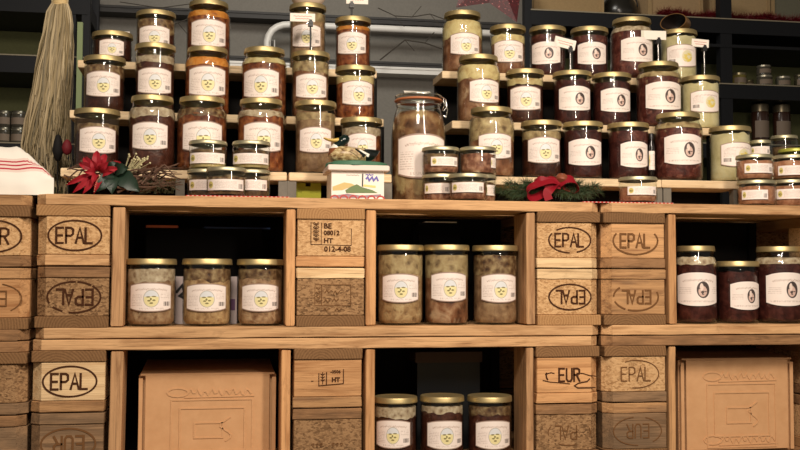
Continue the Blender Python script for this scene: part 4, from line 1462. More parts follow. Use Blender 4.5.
m = MB()
nb = 22
vs = []
for i in range(nb):
    a = 2 * PI * i / nb
    r_ = 1 + .10 * math.sin(3 * a + 1) + .06 * math.sin(7 * a)
    for s, z in ((1.0, .0), (.98, .008), (.9, .0105)):
        vs.append((math.cos(a) * .066 * r_ * s, math.sin(a) * .046 * r_ * s - .006, z))
fs = [(i * 3 + k, ((i + 1) % nb) * 3 + k, ((i + 1) % nb) * 3 + k + 1, i * 3 + k + 1) for i in range(nb) for k in range(2)]
fs += [tuple(i * 3 + 2 for i in range(nb)), tuple(i * 3 for i in range(nb - 1, -1, -1))]
m.add(vs, fs)
obj('grass_base', m.mesh('grass_base', 40), plain('green_base', srgb(64, 108, 82), .6, bump=.4), DK)
M = Mat('painted_plumage')
n = M.noise(M.coords(scale=(1, 1, 2)), 120, 4)
M.color(M.ramp(n, [(.32, srgb(92, 62, 38)), (.5, srgb(168, 142, 96)), (.68, srgb(206, 192, 148))])).set(Roughness=.35)
PLUM = M.m
BLK = plain('glossy_black_paint', srgb(16, 22, 20), .15)
WHT = plain('white_paint', srgb(226, 222, 208), .35)
BRN = plain('chestnut_paint', srgb(124, 72, 40), .35)
TEAL = plain('dark_green_paint', srgb(14, 30, 26), .12)
m = MB()


def loft(cs, seg=18):
    """cs: (centre, half width y, half height, tangent angle, material of the segment that starts here)"""
    base = len(m.v)
    vs = []
    for c, ry, rz, ang, mi in cs:
        nrm = Vector((-math.sin(ang), 0, math.cos(ang)))
        for k in range(seg):
            a = 2 * PI * k / seg
            vs.append(c + Vector((0, 1, 0)) * ry * math.cos(a) + nrm * rz * math.sin(a))
    o = base
    m.v += [tuple(v) for v in vs]
    for i in range(len(cs) - 1):
        for k in range(seg):
            k2 = (k + 1) % seg
            m.f.append((o + i * seg + k, o + i * seg + k2, o + i * seg + seg + k2, o + i * seg + seg + k))
            m.mi.append(cs[i][4])
    m.f.append(tuple(o + k for k in range(seg - 1, -1, -1))); m.mi.append(cs[0][4])
    m.f.append(tuple(o + (len(cs) - 1) * seg + k for k in range(seg))); m.mi.append(cs[-1][4])


bs = SC
# tail, body, breast, then neck and head as one continuous surface
loft([(dp(382.5, 150.5), .002, .001, .25, 3), (dp(380, 152), .010, .0055, .25, 3), (dp(375, 154.5), .017, .0125, .15, 3), (dp(367, 155.8), .023, .0165, .08, 0),
      (dp(357, 156), .026, .0195, .0, 0), (dp(347, 155.5), .0255, .0205, -.1, 0), (dp(340, 154.5), .022, .0195, -.3, 0), (dp(335.5, 152), .0155, .0150, -.8, 4),
      (dp(336.5, 148.8), .0105, .0112, -1.5, 2), (dp(339.5, 147), .0098, .0105, -2.2, 1), (dp(342.5, 144.5), .0105, .0120, -2.5, 1),
      (dp(345.5, 141.5), .0125, .0140, -3.0, 1), (dp(347.5, 140), .012, .0125, -3.1, 1), (dp(350.5, 139.5), .0085, .0085, -3.14, 1), (dp(352, 139.3), .003, .003, -3.14, 1)])
body = m.mesh('duck_body', 60)
obj('duck_body', body, [PLUM, TEAL, WHT, BLK, BRN], DK)
m = MB()
bl = [(dp(341, 140.8), .0085, .0062), (dp(336, 141), .0062, .0042), (dp(331, 140.4), .0062, .0030), (dp(327.5, 139.2), .0056, .0024), (dp(326, 138.6), .003, .0012)]
vs = []
for c, ry, rz in bl:
    for k in range(12):
        a = 2 * PI * k / 12
        vs.append(c + Vector((0, ry * math.cos(a), rz * math.sin(a))))
m.add(vs, [(i * 12 + k, i * 12 + (k + 1) % 12, i * 12 + 12 + (k + 1) % 12, i * 12 + 12 + k) for i in range(4) for k in range(12)] + [tuple(range(12)), tuple(range(59, 47, -1))])
obj('bill', m.mesh('bill', 60), plain('ochre_bill', srgb(196, 164, 84), .35), DK)
for s in (-1, 1):
    m = MB()
    for k in range(5):
        x0, x1 = 352 + k * 4.2, 362 + k * 4.2
        y0 = (-.0255 + k * .0022) * s
        m.strip([dp(x0, 151 + k * .3, -abs(y0) * s), dp((x0 + x1) / 2, 154 + k * .2, -abs(y0) * s * 1.06), dp(x1, 158 - k * .8, -abs(y0) * s * .95)], (1, 0, .9), .0085 - k * .0006, .0012, mi=(2, 1, 0, 1, 1)[k])
    obj('wing', m.mesh('wing', 30), [WHT, BLK, PLUM], DK)
    m = MB()
    m.lathe([(0, -.0013), (.0011, -.0007), (.0013, 0), (.0011, .0007), (0, .0013)], 10, c=tuple(dp(343.5, 141.5, s * .0108)))
    obj('eye', m.mesh('eye', 60), plain('eye_white', srgb(210, 205, 190), .2), DK)

# striped cloth bundle on the left counter
def cloth_bundle():
    Y0 = .02
    xr = at(53.5, 185, Y0).x
    M = Mat('white_cloth_red_stripes')
    uv = M.node('ShaderNodeUVMap', uv_map='weave')
    sp = M.node('ShaderNodeSeparateXYZ')
    M.link(uv.outputs[0], sp.inputs[0])
    v = NX(M.nt, sp.outputs[1])
    col = M.mix(v.gt(.36) * v.lt(.66) * .8, srgb(236, 230, 218), srgb(222, 196, 184))
    for c in (.43, .51, .59):
        col = M.mix((v - c).abs().lt(.016), col, srgb(178, 42, 58))
    n = M.noise(M.coords(), 600, 2)
    M.color(col).set(Roughness=.9)
    M.bump(n, .15, .0008)
    x_l = UNIT_L + .9
    # cross section: front drop, bulging slope, flat top, back drop
    z1, zt = at(30, 177, Y0).z, at(10, 145.5, Y0 + .06).z
    sec = [(0, .0015), (.002, z1 * .5), (.006, z1 * .92), (.014, z1 * 1.08), (.045, z1 + (zt - z1) * .38), (.085, z1 + (zt - z1) * .78), (.12, zt), (.17, zt + .002), (.26, zt), (.31, zt * .8), (.33, .0015)]
    nx = 46
    vs, uvs = [], []
    for i in range(nx + 1):
        t = i / nx
        x = x_l + (xr - x_l) * t
        for k, (y, z) in enumerate(sec):
            e = max(0.0, min(1.0, (xr - x) / .0335))
            e2 = max(0.0, min(1.0, (xr - x) / (.075)))
            cap = z1 * 1.05 + (zt - z1) * (e2 ** .9) * 1.02
            zz = min(z, cap) if k not in (0, len(sec) - 1) else z
            wv = math.sin(x * 55 + k * .4) * .0018 + math.sin(x * 131 + k) * .0008
            y = y * .45
            vs.append((x - .17 * y, Y0 + y + (wv * 1.2 if 0 < k < 4 else 0) + (.004 * (1 - e) if k < 3 else 0), max(.0012, zz + (wv if 3 <= k <= 8 else 0))))
            uvs.append((t, k / (len(sec) - 1)))
    n_ = len(sec)
    fs = [(i * n_ + k, i * n_ + n_ + k, i * n_ + n_ + k + 1, i * n_ + k + 1) for i in range(nx) for k in range(n_ - 1)]
    fs += [tuple(k for k in range(n_)), tuple(nx * n_ + k for k in range(n_ - 1, -1, -1))]
    me = mesh_from('cloth_bundle', vs, fs)
    # arc length along the section for the woven stripes
    L = [0]
    for a_, b_ in zip(sec[:-1], sec[1:]):
        L.append(L[-1] + math.dist(a_, b_))
    Ls = [l / L[6] for l in L]
    lay = me.uv_layers.new(name='weave')
    for lp in me.loops:
        lay.data[lp.index].uv = (uvs[lp.vertex_index][0], Ls[lp.vertex_index % n_])
    me.shade_smooth()
    me.set_sharp_from_angle(angle=math.radians(60))
    return tag(obj('striped_cloth', me, M.m, None, (0, 0, -.003 + .0002)), 'white cloth with red woven stripes draped over a hump at the left edge', 'cloth')


cloth_bundle()

# raffia bundle
def raffia():
    M = Mat('raffia')
    oi = M.node('ShaderNodeUVMap', uv_map='tone')
    sp = M.node('ShaderNodeSeparateXYZ')
    M.link(oi.outputs[0], sp.inputs[0])
    M.color(M.ramp(sp.outputs[0], [(0, srgb(92, 82, 54)), (.5, srgb(146, 128, 92)), (1, srgb(190, 172, 134))])).set(Roughness=.6)
    Y = .44
    K = at(60, 6, Y)
    root = thing('raffia_bundle', 'bundle of straw-coloured raffia hanging beside the black shelf', 'raffia', (K.x, Y, 0))
    rnd = random.Random(3)
    m = MB()
    tones = []
    D = depth(K) / F

    def strand(pts, w_, tone):
        f0 = len(m.f)
        m.strip(pts, (1, rnd.uniform(-.7, .7), 0), w_, .0005)
        tones.extend([tone] * (len(m.f) - f0))
    for i in range(620):
        q = rnd.random()
        ang = rnd.uniform(0, 2 * PI)
        rr = math.sqrt(rnd.random())
        u, v_ = rr * math.cos(ang), rr * math.sin(ang)
        long_ = rnd.random() < .5
        ye = rnd.uniform(140, 192) if long_ else rnd.uniform(90, 170)
        # centre line and half width of the bundle in pixels, by height
        def cw(y):
            for (ya, ca, wa), (yb, cb, wb) in zip(tab[:-1], tab[1:]):
                if ya <= y <= yb:
                    t = (y - ya) / (yb - ya)
                    return ca + (cb - ca) * t, wa + (wb - wa) * t
            return tab[-1][1:]
        tab = [(-40, 60, 8), (-6, 60, 9), (3, 60, 7), (12, 59, 11), (30, 58.5, 14), (60, 54.5, 17), (90, 51.5, 17.5), (120, 47, 19), (150, 44, 20), (195, 47, 22)]
        pts = []
        ph = rnd.uniform(0, 6)
        ys = [-34, -14, 3, 12, 25, 45, 70, 95, 120, 145, 170, 192]
        twist = rnd.uniform(-.35, .35)
        for y in ys:
            if y > ye:
                y = ye
            c, w2 = cw(y)
            t = max(0, (y - 3) / 150)
            uu = max(-1.12, min(1.12, u + twist * t + .12 * math.sin(y * .05 + ph)))
            px = c + w2 * uu
            pz = at(px, y, Y)
            pts.append(Vector((pz.x - K.x, v_ * w2 * D * .7, max(pz.z, .003))))
            if y >= ye:
                break
        if len(pts) > 2:
            strand(pts, rnd.uniform(.0016, .0042), rnd.random())
    # loose fine strands to the right, some reaching the counter
    for i in range(95):
        x0 = rnd.uniform(55, 69)
        x1 = rnd.uniform(52, 69)
        y1 = rnd.uniform(150, 197)
        pts = []
        for k in range(9):
            t = k / 8
            px = x0 + (x1 - x0) * t + 3.5 * math.sin(t * 5 + i)
            p = at(px, 20 + (y1 - 20) * t, Y - .03)
            pts.append(Vector((p.x - K.x, -.03 * t + rnd.uniform(-.012, .012), max(p.z, .002))))
        strand(pts, rnd.uniform(.001, .002), rnd.random() * .6)
    me = m.mesh('raffia_strands')
    lay = me.uv_layers.new(name='tone')
    for p in me.polygons:
        for li in p.loop_indices:
            lay.data[li].uv = (tones[p.index], 0)
    o = obj('raffia_strands', me, M.m, root)
    o['kind'] = 'stuff'
    m = MB()
    zk = K.z
    for k in range(3):
        m.tube([(.0165 * math.cos(t / 16 * 2 * PI), .013 * math.sin(t / 16 * 2 * PI), zk + .004 + k * .004 + .002 * math.sin(t)) for t in range(16)], .0025, 6, closed=True)
    m.tube([(0, 0, zk + .02), (.003, 0, zk + .5), (0, 0, 2.2985)], .003, 6)
    obj('binding', m.mesh('binding', 60), plain('raffia_binding', srgb(206, 180, 128), .6), root)
    return root


raffia()

# small dark ornament seen behind the loose raffia
o_ = at(58, 146, .33)
root = thing('hanging_ornament', 'small black ornament with a dark red bud among the raffia ends', 'ornament', (o_.x, .33, 0))
m = MB()
m.lathe([(0, -.036), (.006, -.034), (.013, -.012), (.010, .010), (.006, .024), (0, .028)], 20, c=(0, 0, o_.z))
m.tube([(0, 0, .001), (.001, 0, .03), (0, 0, o_.z - .03)], .0016, 6)
obj('black_pod', m.mesh('black_pod', 60), plain('matt_black', srgb(14, 12, 12), .8), root)
m = MB()
m.lathe([(0, -.018), (.009, -.013), (.012, 0), (.009, .012), (.003, .019), (0, .020)], 20, c=(.021, -.004, o_.z - .004))
obj('red_bud', m.mesh('red_bud', 60), plain('dark_red_velvet', srgb(122, 26, 36), .7), root)

# ------------------------------------------------------------------ poinsettia arrangement
REDF = plain('red_fabric', srgb(152, 20, 34), .6, bump=.3)
GREENF = plain('dark_green_leaf', srgb(28, 48, 34), .45, bump=.2)
TWIG = plain('brown_twig', srgb(88, 62, 46), .8)
CREAMB = plain('cream_berries', srgb(196, 186, 142), .5)


def leaf(root, name, base, tip, width, mat, bulge=.012, droop=.0):
    a, b = Vector(base), Vector(tip)
    ax = b - a
    L = ax.length
    ax.normalize()
    wd = ax.cross(Vector((0, 1, 0)))
    if wd.length < .05:
        wd = Vector((1, 0, 0))
    wd.normalize()
    nn = wd.cross(ax)
    if nn.y > 0:
        nn = -nn
    m_ = MB()
    n_ = 8
    vs = []
    for i in range(n_ + 1):
        t = i / n_
        wv = width * math.sin(PI * min(1, t * .93 + .04)) ** .8 * (1 - .25 * t)
        c = a + ax * L * t + nn * bulge * math.sin(PI * t) + Vector((0, 0, -droop * t * t))
        for s, lift in ((-1, .0), (0, -.004), (1, .0)):
            vs.append(c + wd * s * wv / 2 * (1 + .1 * math.sin(i * 2.3)) + nn * lift)
    up_ = len(vs)
    vs += [v - nn * .0009 for v in vs]
    fs = []
    for i in range(n_):
        for k in range(2):
            q = (i * 3 + k, i * 3 + k + 1, i * 3 + 4 + k, i * 3 + 3 + k)
            fs += [q, tuple(up_ + j_ for j_ in reversed(q))]
        for k in (0, 2):
            e = (i * 3 + k, i * 3 + 3 + k, i * 3 + 3 + k + up_, i * 3 + k + up_)
            fs.append(e if k == 0 else tuple(reversed(e)))
    m_.add(vs, fs)
    return obj(name, m_.mesh(name, 40), mat, root)


YP = .075
pc = at(98, 172, YP)
root = thing('poinsettia_arrangement', 'red fabric poinsettia with green leaves, berries and twigs on the counter', 'decoration', (pc.x, YP, 0))


def pp(px, py, dy=0.0):
    p = at(px, py, YP + dy)
    return Vector((p.x - pc.x, dy, max(p.z, .003)))


for (bx, by, tx, ty, w_, dy) in ((95, 173, 66, 185, 6.5, -.02), (96, 175, 73, 192.5, 7, -.03), (99, 176, 83, 193.5, 7, -.035), (102, 177, 94, 193, 6, -.04), (94, 170, 79, 163, 8, .0),
                                 (97, 168, 97, 150.5, 9, .0), (100, 168, 106, 154, 8, .005), (102, 169, 121, 162, 8, .0), (101, 172, 119, 168, 8, -.02), (93, 169, 84, 157, 8, .01), (97, 171, 91, 160, 9, -.03), (100, 172, 108, 162, 9, -.035),
                                 (96, 173, 85, 172, 9, -.035), (99, 172, 102, 160, 8, -.03), (101, 174, 113, 172, 8, -.04), (97, 174, 92, 184, 7, -.04)):
    leaf(root, 'red_leaf', pp(bx, by, -.01), pp(tx, ty, dy), w_ * SC, REDF, .010)
for (bx, by, tx, ty, dy) in ((95, 173, 66, 185, -.02), (102, 177, 94, 193, -.04)):
    a, b = pp(bx, by, -.012), pp(tx, ty, dy - .003)
    for k in range(11):
        m = MB()
        t = .15 + .8 * k / 10
        c = a + (b - a) * t + Vector((0, -.012 * math.sin(PI * t) - .003, .008 * math.sin(PI * t)))
        m.lathe([(0, -.0009), (.0007, -.0005), (.0009, 0), (.0007, .0005), (0, .0009)], 8, c=tuple(c))
        obj('bead', m.mesh('bead', 60), CREAMB, root)
for (bx, by, tx, ty, w_, dy) in ((114, 172, 97, 191, 15, -.03), (116, 171, 139, 191, 19, -.035), (114, 170, 128, 168, 14, -.03), (112, 174, 112, 193, 15, -.03), (120, 172, 132, 184, 14, -.02), (108, 170, 118, 163, 12, -.01)):
    leaf(root, 'green_leaf', pp(bx, by, -.008), pp(tx, ty, dy), w_ * SC, GREENF, .010)
rnd = random.Random(5)
for k in range(26):
    px, py = 128 + rnd.gauss(8, 5.5), 160 + rnd.gauss(0, 3.2)
    c = pp(px, py, rnd.uniform(-.02, .015))
    m = MB()
    m.lathe([(0, -.0024), (.0018, -.0015), (.0024, 0), (.0018, .0015), (0, .0024)], 8, c=tuple(c))
    m.tube([c, c * .6 + pp(122, 178, -.005) * .4, pp(120, 186, 0)], .0005, 4)
    obj('berry', m.mesh('berry', 60), CREAMB, root)
for k in range(60):
    a = pp(rnd.uniform(116, 155), rnd.uniform(172, 193), rnd.uniform(-.03, .03))
    b = pp(rnd.uniform(145, 183), rnd.uniform(163, 194), rnd.uniform(-.03, .04))
    mid = (a + b) / 2 + Vector((0, rnd.uniform(-.02, .02), rnd.uniform(-.005, .02)))
    m = MB()
    m.tube([a, a * .3 + mid * .7, mid, mid * .5 + b * .5, b], [.0024, .0022, .0020, .0015, .0008], 5)
    obj('twig', m.mesh('twig', 60), TWIG, root)
for k in range(40):
    m = MB()
    a, b = pp(rnd.uniform(84, 132), rnd.uniform(164, 190), .03), pp(rnd.uniform(62, 120), rnd.uniform(160, 186), .035)
    m.tube([a, (a + b) / 2 + Vector((0, 0, .006)), b], .0016, 5)
    obj('twig', m.mesh('twig', 60), TWIG, root)
m = MB()
for k in range(420):
    c = pp(rnd.uniform(138, 176), rnd.uniform(180, 194), rnd.uniform(-.035, .01))
    d = Vector((rnd.uniform(-1, 1), rnd.uniform(-1, .4), rnd.uniform(0, 1))).normalized() * rnd.uniform(.006, .012)
    s_ = d.cross(Vector((rnd.random(), rnd.random(), rnd.random()))).normalized() * .0005
    m.add([c - s_, c + s_, c + d], [(0, 1, 2)])
o = obj('moss', m.mesh('moss'), plain('dark_moss', srgb(66, 70, 44), .8), root)
o['kind'] = 'stuff'

# ------------------------------------------------------------------ pine sprig with ribbon bow
YR = .07
pc = at(548, 190, YR)
root = thing('pine_sprig', 'dark green pine sprig tied with a red ribbon bow on the counter edge', 'decoration', (pc.x, YR, 0))


def pr(px, py, dy=0.0):
    p = at(px, py, YR + dy)
    return Vector((p.x - pc.x, dy, max(p.z, .004)))


NEED = plain('pine_needles', srgb(58, 78, 48), .55)
m = MB()
st = MB()
stems = [((548, 192), (498, 190)), ((548, 191), (506, 183)), ((540, 192), (512, 195)), ((548, 191), (600, 191)), ((552, 191), (596, 186)), ((556, 192), (588, 195)), ((545, 188), (525, 183)), ((555, 188), (578, 184))]
for (a, b) in stems:
    A, B = pr(*a, rnd.uniform(-.02, .02)), pr(*b, rnd.uniform(-.03, .03))
    st.tube([A, (A + B) / 2 + Vector((0, 0, .003)), B], .0015, 5)
    dr = (B - A).normalized()
    for k in range(480):
        t = rnd.random()
        c = A + (B - A) * t
        d = (dr * rnd.uniform(.3, 1) + Vector((rnd.uniform(-1, 1), rnd.uniform(-1, 1), rnd.uniform(-1, 1))) * .9).normalized() * rnd.uniform(.014, .028)
        e = c + d
        if e.z < .002:
            e.z = .002
        s_ = d.cross(Vector((rnd.random(), rnd.random(), rnd.random()))).normalized() * .0006
        m.add([c - s_, c + s_, e], [(0, 1, 2)])
o = obj('pine_needles', m.mesh('pine_needles'), NEED, root)
o['kind'] = 'stuff'
obj('pine_stem', st.mesh('pine_stem', 60), TWIG, root)
RIB = plain('red_ribbon', srgb(126, 12, 26), .55, spec=.25)


def ribbon(name, pix, wd, dys, width=.016):
    pts = [pr(x, y, d) for (x, y), d in zip(pix, dys)]
    # smooth the path
    out = []
    for i in range(len(pts) - 1):
        p0, p1, p2, p3 = pts[max(i - 1, 0)], pts[i], pts[i + 1], pts[min(i + 2, len(pts) - 1)]
        for k in range(5):
            t = k / 5
            out.append(.5 * ((2 * p1) + (p2 - p0) * t + (2 * p0 - 5 * p1 + 4 * p2 - p3) * t * t + (-p0 + 3 * p1 - 3 * p2 + p3) * t ** 3))
    out.append(pts[-1])
    mm_ = MB()
    mm_.strip(out, wd, width, .0005)
    obj(name, mm_.mesh(name, 50), RIB, root)


ribbon('ribbon_loop', [(560, 183), (552, 180), (540, 183), (530, 188), (528, 195), (533, 198), (542, 194), (548, 189), (556, 184)], (.25, .8, .7), [-.02, -.03, -.035, -.035, -.035, -.03, -.025, -.02, -.02], .025)
ribbon('ribbon_loop', [(558, 184), (566, 179), (574, 180), (577, 186), (572, 189), (562, 186)], (-.2, .7, .8), [-.02, -.03, -.03, -.02, -.005, -.01], .024)
ribbon('ribbon_tail', [(558, 184), (552, 188), (547, 193), (549, 200)], (1, .2, .5), [-.025, -.035, -.04, -.042], .02)
ribbon('ribbon_tail', [(560, 184), (550, 183), (541, 181), (535, 184)], (.2, .3, 1), [-.025, -.03, -.03, -.02], .024)
m = MB()
c = pr(561.5, 178.5, -.02)
m.lathe([(0, -.011), (.008, -.009), (.014, -.002), (.014, .003), (.009, .009), (0, .011)], 14, c=tuple(c), jit=lambda i, a: .0015 * math.sin(a * 3 + i))
obj('gold_knot', m.mesh('gold_knot', 30), plain('gold_red_knot', srgb(132, 72, 46), .5, .2), root)

# dark little bottle between wine jars
root = thing('slim_bottle', 'slim dark bottle with white strip label between two wine jars', 'bottle', (at(651.5, 160, YS[0] + .02).x, YS[0] + .02, ZR[0]))
hb = at(651.5, 133.5, YS[0] + .02).z - ZR[0]
m = MB()
m.lathe([(0, 0), (.0066, 0), (.0075, .002), (.0075, hb * .72), (.005, hb * .8), (.004, hb * .86), (.004, hb * .9), (0, hb * .9)], 18)
obj('bottle_body', m.mesh('bottle_body', 40), plain('dark_bottle_glass', srgb(24, 18, 16), .12), root)
m = MB()
m.lathe([(0, hb * .88), (.0052, hb * .88), (.0052, hb * .99), (.0046, hb), (0, hb)], 18)
obj('cap', m.mesh('cap', 40), CLIP, root)
me = label_mesh(.0079, -1.3, 1.3, hb * .22, hb * .62, False)
obj('label', me, LAB['band'], root)
# ------------------------------------------------------------------ background shelves
YW = 2.9
SHM = plain('black_shelf_paint', srgb(20, 22, 26), .6, spec=.35)
OLIVE = plain('olive_back_panel', srgb(94, 96, 58), .75, bump=.15)
LIGHTEDGE = plain('worn_pale_edge', srgb(150, 140, 118), .7)


def bx(px0, py0, px1, py1, Y, d):
    """pixel rectangle at depth Y to a real box reaching d further back"""
    cx_, cy_ = (px0 + px1) / 2, (py0 + py1) / 2
    x0, x1 = at(px0, cy_, Y).x, at(px1, cy_, Y).x
    z1, z0 = at(cx_, py0, Y).z, at(cx_, py1, Y).z
    return (x0, Y, z0), (x1, Y + d, z1)


def shelf_unit(label, posts, boards, back, extra=()):
    root = thing('black_shelf', label, 'shelf', (at(posts[0][0], 100, YW).x, YW, floor_z), 'black shelf units behind the counter')
    ox = root.location.x

    def loc(lo, hi):
        return (lo[0] - ox, lo[1] - YW, lo[2] - floor_z), (hi[0] - ox, hi[1] - YW, hi[2] - floor_z)
    for p0, p1 in posts:
        for yy_ in (0, .36):
            sh_ = 16 if (p0 > 400 and yy_ and (p0, p1) == posts[0]) else 0
            lo, hi = bx(p0 + sh_, 0, p1 + sh_, 10, YW + yy_ * (1 if sh_ else 0), .05)
            lo, hi = loc((lo[0], YW + yy_, floor_z + .001), (hi[0], YW + yy_ + .05, 1.35))
            m_ = MB(); m_.box(lo, hi)
            obj('post', m_.mesh('post'), SHM, root)
    for p0, p1, y0, y1, edge in boards:
        lo, hi = bx(p0, y0, p1, y1, YW - .004, .03)
        lo = (at(p0 + 6, y0, YW - .004).x, lo[1], lo[2])
        m_ = MB(); m_.box(*loc(lo, hi))
        obj('front_beam', m_.mesh('front_beam'), SHM, root)
        lo2 = (at(p0 + 28, y0, YW - .004).x, 0, 0)
        m_ = MB(); m_.box(*loc((lo2[0], YW + .0265, lo[2]), (hi[0], YW + .416, hi[2])))
        obj('shelf_board', m_.mesh('shelf_board'), SHM, root)
        if edge:
            m_ = MB(); m_.box(*loc((lo[0], lo[1] - .002, hi[2] + .0002), (hi[0], YW + .026, hi[2] + .006)))
            obj('pale_edge', m_.mesh('pale_edge'), LIGHTEDGE, root)
            m_ = MB(); m_.box(*loc((lo2[0], YW + .0262, hi[2] + .0002), (hi[0], YW + .40, hi[2] + .006)))
            obj('shelf_surface', m_.mesh('shelf_surface'), LIGHTEDGE, root)
    p0, p1 = back
    lo, hi = bx(p0, 0, p1, 10, YW + .418, .02)
    m_ = MB(); m_.box(*loc((lo[0], lo[1], floor_z + .001), (hi[0], hi[1], 1.35)))
    obj('back_panel', m_.mesh('back_panel'), OLIVE, root)
    return root


shelf_unit('black shelf unit behind the raffia bundle at left', [(82, 90), (68, 76), (-190, -180)], [(-190, 88, -8, 8.5, 0), (-190, 88, 53, 70, 1), (-190, 88, 142, 156, 1)], (-190, 80))
shelf_unit('black shelf unit behind the wine jars at right', [(525, 532), (720, 731.5), (905, 915)], [(525, 915, 19, 33, 1), (525, 915, 44, 47, 0), (525, 915, 84, 98, 1), (525, 915, 144, 158, 1)], (530, 912))
lo, hi = bx(77.3, 22, 82, 68, YW - .06, .02)
root = thing('pale_green_slat', 'pale green upright slat leaning on the left black shelf', 'slat', ((lo[0] + hi[0]) / 2, YW - .05, floor_z))
m = MB(); m.box((-.012, -.01, .001), (.012, .01, hi[2] - floor_z))
obj('slat_board', m.mesh('slat_board'), plain('pale_green_paint', srgb(150, 164, 116), .7), root)


DIMPAPER = plain('dimmed_label_paper', srgb(132, 116, 100), .7)  # dim light of the far shelves put into the label colour


def far_jar(label, px, py0, py1, wpx, glass_c, lid_c, group, Y=YW + .1, band=True):
    p = at(px, py1, Y)
    s = depth(p) / F
    r_, h_ = wpx / 2 * s, (py1 - py0) * s
    root = thing('shelf_jar', label, 'jar', (p.x, Y, p.z), group)
    m_ = MB(); m_.lathe([(0, 0), (r_ * .9, 0), (r_, h_ * .06), (r_, h_ * .78), (r_ * .93, h_ * .84), (0, h_ * .84)], 20)
    obj('jar_body', m_.mesh('jar_body', 40), plain('far_jar_glass', glass_c, .2), root)
    m_ = MB(); m_.lathe([(r_ * .9, h_ * .82), (r_ * .99, h_ * .82), (r_ * .99, h_ * .97), (r_ * .94, h_), (0, h_)], 20)
    obj('lid', m_.mesh('lid', 40), plain('far_lid', lid_c, .35, .8), root)
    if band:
        obj('label', label_mesh(r_ * 1.01, -1.1, 1.1, h_ * .2, h_ * .6, False), DIMPAPER, root)
    return root


def zset(o, z):
    o.location.z = z


def shelf_top(py, px):
    return at(-51 if px < 300 else 720, py, YW - .004).z + .0063


GS = 'small jars on the black shelves'
zs_ = shelf_top(84, 760)
for lbl, px, w_, h_, lidc, gc in (('yellow-labelled flat jar on the far right shelf beside the post', 739, 14.5, 13, srgb(150, 140, 110), srgb(120, 110, 60)),
                                  ('small flat jar half hidden behind the yellow-labelled one', 749, 9, 9, srgb(150, 140, 110), srgb(90, 80, 60)),
                                  ('flat jar carrying another on the far right shelf', 764.5, 15.5, 11.5, srgb(170, 164, 146), srgb(80, 76, 66)),
                                  ('single flat jar right of the stacked pair, far right shelf', 783, 14.5, 11, srgb(170, 164, 146), srgb(90, 88, 76)),
                                  ('flat jar at the right photo edge on the far shelf', 801, 13, 14, srgb(120, 112, 90), srgb(70, 66, 50))):
    j_ = far_jar(lbl, px, 86 - h_, 86, w_, gc, lidc, GS, Y=YW + (.07 if px != 749 else .14))
    zset(j_, zs_)
    if 'carrying' in lbl:
        base_j = j_
j_ = far_jar('upper flat jar of the stacked pair on the far right shelf', 764, 76, 86, 14, srgb(80, 76, 66), srgb(170, 164, 146), GS, Y=YW + .07)
zset(j_, zs_ + 11.5 * depth(base_j.location) / F + .0005)
zs_ = shelf_top(144, 760)
for lbl, px in (('left one of two tall dark jars on the lower far shelf', 760.5), ('right one of two tall dark jars on the lower far shelf', 782)):
    j_ = far_jar(lbl, px, 104, 146, 17, srgb(58, 36, 26), srgb(120, 110, 90), GS)
    zset(j_, zs_)
zl_ = shelf_top(142, 10)
base_h = 17 * depth((-.8, YW, 0)) / F
for col_, px in ((0, 3), (1, 18), (2, -12)):
    for lv in range(2):
        names = {(0, 0): 'lower small jar at the left photo edge on the far shelf', (0, 1): 'upper small jar at the left photo edge on the far shelf',
                 (1, 0): 'lower small jar beside the raffia on the far left shelf', (1, 1): 'upper small jar beside the raffia on the far left shelf'}
        if col_ == 2:
            continue
        j_ = far_jar(names[(col_, lv)], px, 128, 145, 14.5, srgb(72, 68, 58), srgb(130, 126, 112), GS)
        zset(j_, zl_ + lv * (base_h + .0006))

# crates and pots on the upper right shelf
zt_ = shelf_top(19, 650)
KDARK = plain('old_box_card', srgb(164, 138, 98), .8, bump=.1)
for lbl, p0, p1, col_ in (('wooden crate side on the upper shelf above the wine jars', 534, 603, srgb(158, 132, 92)), ('tan box on the upper shelf above the bronze bowl', 648, 702, srgb(170, 142, 104)), ('tan box on the upper shelf at right behind the tinsel', 712, 769, srgb(172, 146, 106)), ('grey-green box on the upper shelf at the right edge', 771, 830, srgb(112, 110, 92))):
    x0, x1 = at(p0, 5, YW + .13).x, at(p1, 5, YW + .13).x
    root = thing('storage_box', lbl, 'box', ((x0 + x1) / 2, YW + .13, zt_), 'boxes on the upper shelf')
    W = (x1 - x0) / 2
    mt = plain('box_card', col_, .8, bump=.1)
    m = MB(); m.box((-W, 0, 0), (W, .2, .2))
    obj('box_body', m.mesh('box_body'), mt, root)
    m = MB(); m.box((-W - .003, -.008, .0), (-W + .018, -.0005, .2))
    obj('box_edge', m.mesh('box_edge'), KDARK, root)
    m = MB(); m.box((W - .012, -.008, .0), (W + .003, -.0005, .2))
    obj('box_edge', m.mesh('box_edge'), KDARK, root)
p = at(626, 14, YW + .14)
root = thing('dark_pot', 'dark round pot on the upper shelf between two boxes', 'pot', (p.x, YW + .24, zt_))
m = MB()
m.lathe([(0, 0), (.06, 0), (.09, .02), (.1, .07), (.085, .12), (.07, .14), (.075, .15), (.068, .15), (.06, .13), (0, .03)], 30)
obj('pot_body', m.mesh('pot_body', 50), plain('dark_pot_glaze', srgb(40, 38, 34), .25), root)
m = MB(); m.tube([(.1 * math.cos(t / 10 * PI), -.02, .1 + .09 * math.sin(t / 10 * PI)) for t in range(11)], .004, 6)
obj('pot_handle', m.mesh('pot_handle', 60), CLIP, root)
